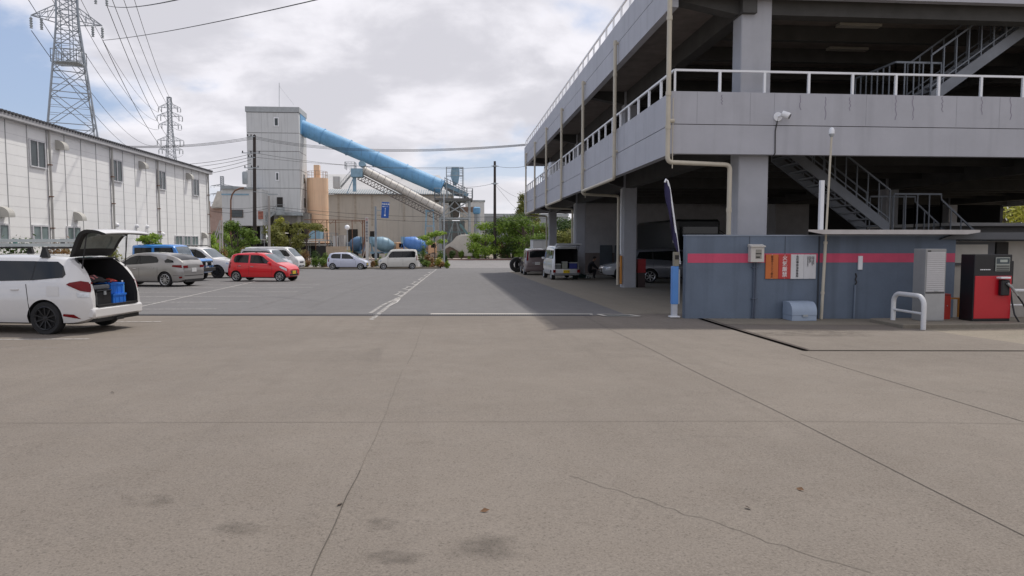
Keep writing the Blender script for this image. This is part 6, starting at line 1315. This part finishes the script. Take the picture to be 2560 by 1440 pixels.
T2, tips2 = pylon('power_pylon', 'slender six armed power pylon farther away, seen whole above the warehouse roof', cx2, Y2, lambda z: max(.6, 3.3-.062*z), [(zq(375),3.9),(zq(352),4.3),(zq(313),3.7),(zq(291),4.1),(zq(270),3.6)], zq(243), Z0, .11, ang=.1, sub=0)
T3, _ = pylon('power_pylon', 'tiny far pylon beside the roof of the control annex', P(555,440,620).x, 620, lambda z: max(1.2, 6-.1*z), [(50,9),(43,10),(36,9)], P(555,441,620).z-Z0, Z0, .3, ang=.2, sub=0)
gB = 'conductors between the two pylons'
for i, (a, b) in enumerate(zip([tips1[k] for k in (0,1,2,3,4,5,0,1,2,3)], [tips2[k] for k in (0,1,2,3,4,5,6,7,8,9)])): wire(a+Vector((0,0,0 if i < 6 else 14)), b, 5.5, 'long conductor sagging from the large pylon to the slender one', gB, .045, 24)
for (a, b, lb) in (((245,45),(745,-2),'lower'), ((225,20),(420,-8),'upper')):
    p = tips1[1 if lb == 'lower' else 3]; q = P(*b, 40); wire(p, p+(q-p)*1.25, .4, lb+' conductor running from the large pylon over the lot to the right', 'conductors over the lot', .03)
# ---------------- vegetation ----------------
def leafmat(name, c, c2):
    m = bpy.data.materials.new(name); m.use_nodes = True; nt = m.node_tree; n = nt.nodes; L = nt.links; b = n['Principled BSDF']; b.inputs['Roughness'].default_value = .6; b.inputs['Specular IOR Level'].default_value = .25
    g = n.new('ShaderNodeNewGeometry'); r = n.new('ShaderNodeMix'); r.data_type = 'RGBA'; L.new(g.outputs['Random Per Island'], r.inputs[0]); r.inputs[6].default_value = (*c, 1); r.inputs[7].default_value = (*c2, 1)
    tc = n.new('ShaderNodeTexCoord'); t = n.new('ShaderNodeTexNoise'); t.inputs['Scale'].default_value = .9; t.inputs['Detail'].default_value = 3; L.new(tc.outputs['Object'], t.inputs[0])
    x = n.new('ShaderNodeMix'); x.data_type = 'RGBA'; x.blend_type = 'MULTIPLY'; x.inputs[0].default_value = 1; mp = n.new('ShaderNodeMapRange'); mp.inputs[1].default_value = .35; mp.inputs[2].default_value = .65; mp.inputs[3].default_value = .7; mp.inputs[4].default_value = 1.25; L.new(t.outputs[0], mp.inputs[0])
    L.new(r.outputs[2], x.inputs[6]); L.new(mp.outputs[0], x.inputs[7]); L.new(x.outputs[2], b.inputs['Base Color'])
    tr = n.new('ShaderNodeBsdfTranslucent'); L.new(x.outputs[2], tr.inputs[0]); ms = n.new('ShaderNodeMixShader'); ms.inputs[0].default_value = .35; L.new(b.outputs[0], ms.inputs[1]); L.new(tr.outputs[0], ms.inputs[2]); L.new(ms.outputs[0], n['Material Output'].inputs[0]); return m
LG = {'light': leafmat('leaf_light', (.17,.28,.03), (.34,.46,.08)), 'mid': leafmat('leaf_mid', (.08,.15,.02), (.19,.27,.05)), 'dark': leafmat('leaf_dark', (.03,.065,.015), (.085,.135,.035)),
      'yellow': leafmat('leaf_yellow', (.24,.26,.03), (.44,.42,.08)), 'rust': leafmat('leaf_rust', (.20,.10,.045), (.34,.22,.09)), 'olive': leafmat('leaf_olive', (.13,.15,.035), (.26,.26,.07)), 'pine': leafmat('leaf_pine', (.11,.13,.03), (.26,.25,.06))}
m_bark = M('bark', (.085,.065,.05), .9, var=.3, scale=6, bump=.4)
def leaves(n, size, blobs, rnd, flat=.5):
    """blobs: list of (centre, (rx,ry,rz)); leaf clumps over each blob's shell and inside"""
    m = MB(); tot = sum(b[1][0]*b[1][1]*b[1][2] for b in blobs)
    for c, r in blobs:
        k = max(8, int(n*r[0]*r[1]*r[2]/tot))
        for _ in range(k):
            d = Vector((rnd.gauss(0,1), rnd.gauss(0,1), rnd.gauss(0,1))).normalized(); q = rnd.random()**.45*rnd.uniform(.75, 1.12)
            p = Vector((c[0]+d.x*r[0]*q, c[1]+d.y*r[1]*q, c[2]+d.z*r[2]*q))
            nrm = (d+Vector((rnd.uniform(-1,1), rnd.uniform(-1,1), rnd.uniform(-.3,1.2)))*flat*1.5).normalized(); u = nrm.orthogonal().normalized(); u = (Matrix.Rotation(rnd.uniform(0, 6.28), 3, nrm) @ u); v = nrm.cross(u); s = size*rnd.uniform(.6, 1.35)
            m.add([p-u*s, p-v*s*.45, p+u*s, p+v*s*.45], [(0,1,2,3)])
    return m
def tree(name, label, loc, h, crown, kind, seed, trunk=.12, n=2600, leaf=.14, ch=.45, blobs=9, group=None, lean=0., stems=1, cat='tree'):
    """crown = (rx, ry, rz); ch = relative height where the crown begins"""
    rnd = random.Random(seed); t = thing(name, label, cat, loc, 0, group); m = MB(); bl = []
    cz = h-crown[2]
    for s in range(stems):
        ox = 0 if stems == 1 else rnd.uniform(-.4, .4)*crown[0]*.6
        top = Vector((lean+ox*1.3, 0, h-crown[2]*.5)); base = Vector((ox*.3, 0, -.1)); m1 = base.lerp(top, .5)+Vector((rnd.uniform(-.1,.1), 0, 0)); m.tube([base, m1, top], [trunk*1.25, trunk*.8, trunk*.25], 8)
    for i in range(blobs):
        a = 2*PI*i/blobs*2.4+rnd.random(); rr = rnd.uniform(.35, .85); zc = cz+crown[2]*rnd.uniform(-.85, .8)
        sc = math.sqrt(max(.12, 1-((zc-cz)/crown[2])**2))
        c = Vector((lean+crown[0]*rr*sc*math.cos(a), crown[1]*rr*sc*math.sin(a), zc)); f = rnd.uniform(.30, .50)
        bl.append((c, (crown[0]*f, crown[1]*f, crown[2]*f*.75)))
        st = Vector((lean*.5, 0, max(h*.25, zc-crown[2]*.7))); m.tube([st, st.lerp(c, .55)+Vector((0,0,.1)), c], [trunk*.45, trunk*.25, trunk*.08], 5)
    m.build('trunk', m_bark, t, smooth=50); leaves(n, leaf, bl, rnd).build('crown', LG[kind], t); return t
def shrub(label, loc, r, h, kind, seed, n=420, leaf=.09, group=None, name='shrub', cat='shrub'):
    rnd = random.Random(seed); t = thing(name, label, cat, loc, 0, group)
    bl = [((rnd.uniform(-.45,.45)*r, rnd.uniform(-.4,.4)*r, h*rnd.uniform(.35,.72)), (r*rnd.uniform(.45,.7), r*rnd.uniform(.45,.7), h*rnd.uniform(.28,.42))) for _ in range(5)]
    m = MB()
    for b in bl: m.tube([(b[0][0]*.3, b[0][1]*.3, -.05), (b[0][0]*.8, b[0][1]*.8, b[0][2])], .025, 5)
    m.build('stems', m_bark, t); leaves(n, leaf, bl, rnd).build('foliage', LG[kind], t); return t
def Gx(px, Y): return (at(px, 640, Y).x, Y, gz(Y))
def hpx(py, Y): return at(1280, py, Y).z-gz(Y)
# trees beyond the street and around the plant
tree('broadleaf_tree', 'loose yellow green tree before the tower base, behind the white van', Gx(715, 98), hpx(552, 98), (3.2,2.6,3.0), 'olive', 11, n=4200, leaf=.17, stems=2, blobs=13)
tree('broadleaf_tree', 'yellow green tree leaning in front of the tower door', Gx(700, 99), hpx(533, 99), (1.6,1.6,3.3), 'yellow', 12, n=1800, leaf=.16)
tree('pine_tree', 'thin dark stemmed pine with flat yellowish sprays before the silo', Gx(768, 76), hpx(553, 76), (2.3,1.8,1.1), 'pine', 13, trunk=.09, n=1500, leaf=.13, blobs=7)
tree('broadleaf_tree', 'light green bushy tree beside the dark utility pole', Gx(590, 92), hpx(553, 92), (3.0,2.5,2.5), 'mid', 14, n=4200, leaf=.17, stems=2, blobs=12)
tree('broadleaf_tree', 'dark green tree under the control annex', Gx(560, 97), hpx(566, 97), (2.2,2.5,2.4), 'light', 15, n=2200, leaf=.16)
tree('bamboo_clump', 'light green feathery clump at the warehouse corner', Gx(536, 62), hpx(588, 62), (1.0,1.0,1.5), 'light', 16, trunk=.03, n=1500, leaf=.12, stems=4, cat='bamboo')
tree('street_tree', 'small bright green street tree held by a stake frame, behind the cream car', Gx(1087, 68), hpx(577, 68), (1.35,1.2,.75), 'light', 17, trunk=.06, n=1500, leaf=.11, blobs=8)
tree('street_tree', 'light green layered street tree right of the sand heap', Gx(1214, 97), hpx(552, 97), (2.9,2.2,2.6), 'light', 18, trunk=.13, n=3600, leaf=.16, blobs=13)
tree('broadleaf_tree', 'dark round tree left of the layered street tree', Gx(1196, 99), hpx(596, 99), (1.5,1.5,1.5), 'mid', 19, n=1600, leaf=.14)
tree('broadleaf_tree', 'tall dense tree top seen just beside the garage corner', Gx(1318, 112), hpx(478, 112), (2.6,2.6,4.5), 'olive', 20, trunk=.3, n=4200, leaf=.19, blobs=12)
tree('broadleaf_tree', 'broad dark green tree spreading behind the box truck', Gx(1325, 97), hpx(536, 97), (5.6,4,3.2), 'mid', 21, trunk=.3, n=9000, leaf=.17, blobs=20, stems=3)
tree('broadleaf_tree', 'very dark tree mass behind the lone pole', Gx(1278, 103), hpx(533, 103), (4.2,3.5,3.6), 'dark', 22, trunk=.25, n=5600, leaf=.18, blobs=16, stems=2)
tree('broadleaf_tree', 'olive tree seen under the deck between the columns', Gx(1400, 96), hpx(548, 96), (4.5,3.5,3.0), 'olive', 23, trunk=.2, n=5000, leaf=.18, blobs=14, stems=2)
tree('broadleaf_tree', 'dark tree behind the small van between the columns', Gx(1430, 100), hpx(540, 100), (4.5,3.5,3.6), 'dark', 24, trunk=.2, n=4000, leaf=.2, blobs=12, stems=2)
tree('broadleaf_tree', 'sunlit yellow green tree seen past the far garage opening at the right edge', (50, 60, gz(60)), 9.5, (8,5,4.6), 'yellow', 25, trunk=.3, n=8000, leaf=.2, blobs=18, stems=2)
tree('broadleaf_tree', 'green tree at the very right edge behind the shed roof', (60, 62, gz(60)), 9.0, (7,5,4.4), 'olive', 26, trunk=.3, n=5000, leaf=.2, blobs=14, stems=2)
tree('broadleaf_tree', 'bright young tree between the raised tailgate and the warehouse', Gx(376, 38.5), hpx(576, 38.5), (.62,.6,.5), 'light', 27, trunk=.05, n=900, leaf=.09)
# shrubs of the street bed: (px, Y, radius px, top py, kind)
kinds = {'light':'bright green','mid':'green','dark':'dark green','yellow':'yellowish','rust':'reddish brown','olive':'olive'}
gS = 'clipped shrubs along the street bed'; random.seed(21)
beds = [(752,65,14,645,'olive'),(770,66,13,650,'rust'),(786,65,12,636,'mid'),(806,65,13,640,'mid'),(812,66,11,652,'rust'),(832,66,11,648,'olive'),(872,68,16,617,'yellow'),(790,70,16,622,'dark'),(815,71,14,628,'mid'),(845,69,12,630,'olive'),
 (930,65,9,650,'rust'),(938,66,9,646,'olive'),(952,66,9,640,'mid'),(968,71,8,632,'light'),(1056,65.4,12,640,'dark'),(1064,65,14,650,'mid'),(1078,66,12,640,'rust'),(1095,65,15,640,'yellow'),(1075,65,13,655,'rust'),(1100,65,13,652,'rust'),(1118,64.9,9,652,'light'),(1053,70,15,606,'mid'),(1068,69,10,628,'rust'),(1103,71,12,622,'mid'),(1112,72,10,628,'dark'),
 (760,74,18,620,'rust'),(738,76,16,622,'mid'),(722,70,12,630,'rust'),(704,75,14,618,'mid'),(640,80,16,620,'rust'),(612,80,16,616,'rust'),(580,80,16,618,'mid'),(556,78,14,616,'rust'),(900,72,8,640,'mid')]
for i, (px, Y, rp, top, k) in enumerate(beds):
    shrub('%s shrub of the street bed, one of several alike' % kinds[k], Gx(px, Y), rp*Y/1750, hpx(top, Y), k, 100+i, n=420, leaf=.085, group=gS)
for i, (px, Y, rp, top, k, lb) in enumerate([(1193,97,9,625,'light','small bright shrub on the verge before the sand heap'),(1155,97,10,626,'mid','pointed green shrub before the sand heap'),(1172,96.5,5,640,'light','tiny shrub on the kerb verge before the heap'),(1268,97,26,606,'dark','large rounded dark shrub right of the lone pole'),(1256,98,14,598,'rust','reddish shrub rising behind the large rounded one'),(1300,96.5,22,632,'light','bright low shrub behind the truck tyres'),(1330,97,20,628,'light','bright low shrub behind the minivan'),(1130,97,12,624,'dark','dark shrub at the left foot of the sand heap')]):
    shrub(lb, Gx(px, Y), rp*Y/1750, hpx(top, Y), k, 300+i, n=900, leaf=.11)
# hedge by the warehouse
for i in range(19):
    y = 16.5+i*2.4; k = ('olive','dark','rust','mid')[i % 4]
    shrub('%s shrub of the hedge at the foot of the warehouse' % kinds[k], (-16.9, y, gz(y)+.1), .95, random.uniform(1.75, 2.1) if 24 < y < 38 else random.uniform(1.0, 1.4), k, 500+i, n=520, leaf=.08, group='hedge shrubs along the warehouse')
# stake frames of the street trees
for px, Y, lb in ((1087, 68, 'wooden stake frame around the small bright street tree'), (1214, 97, 'wooden stake frame around the layered street tree'), (768, 76, 'wooden stakes around the thin pine')):
    g_ = Gx(px, Y); t = thing('tree_stakes', lb, 'tree stakes', g_); s = Y/68
    for x in (-.28*s, .28*s): MB().bar((x, -.1, -.05), (x*.7, 0, 1.15*s), .06*s).build('stake', m_bark, t)
    MB().bar((-.35*s, 0, .95*s), (.35*s, 0, .95*s), .06*s).build('crossbar', m_bark, t)
# far backdrop: low distant buildings and tree line
rnd = random.Random(2); blobs = [((x, 210+rnd.uniform(-6,6), gz(99)+rnd.uniform(1,3.4)), (5,4,rnd.uniform(2,3.6))) for x in range(-200, 240, 6)]
o = leaves(16000, .5, blobs, rnd).build('far_wood', LG['dark']); tag(o, 'far line of dark trees behind the plant and street', 'wood', kind='stuff')
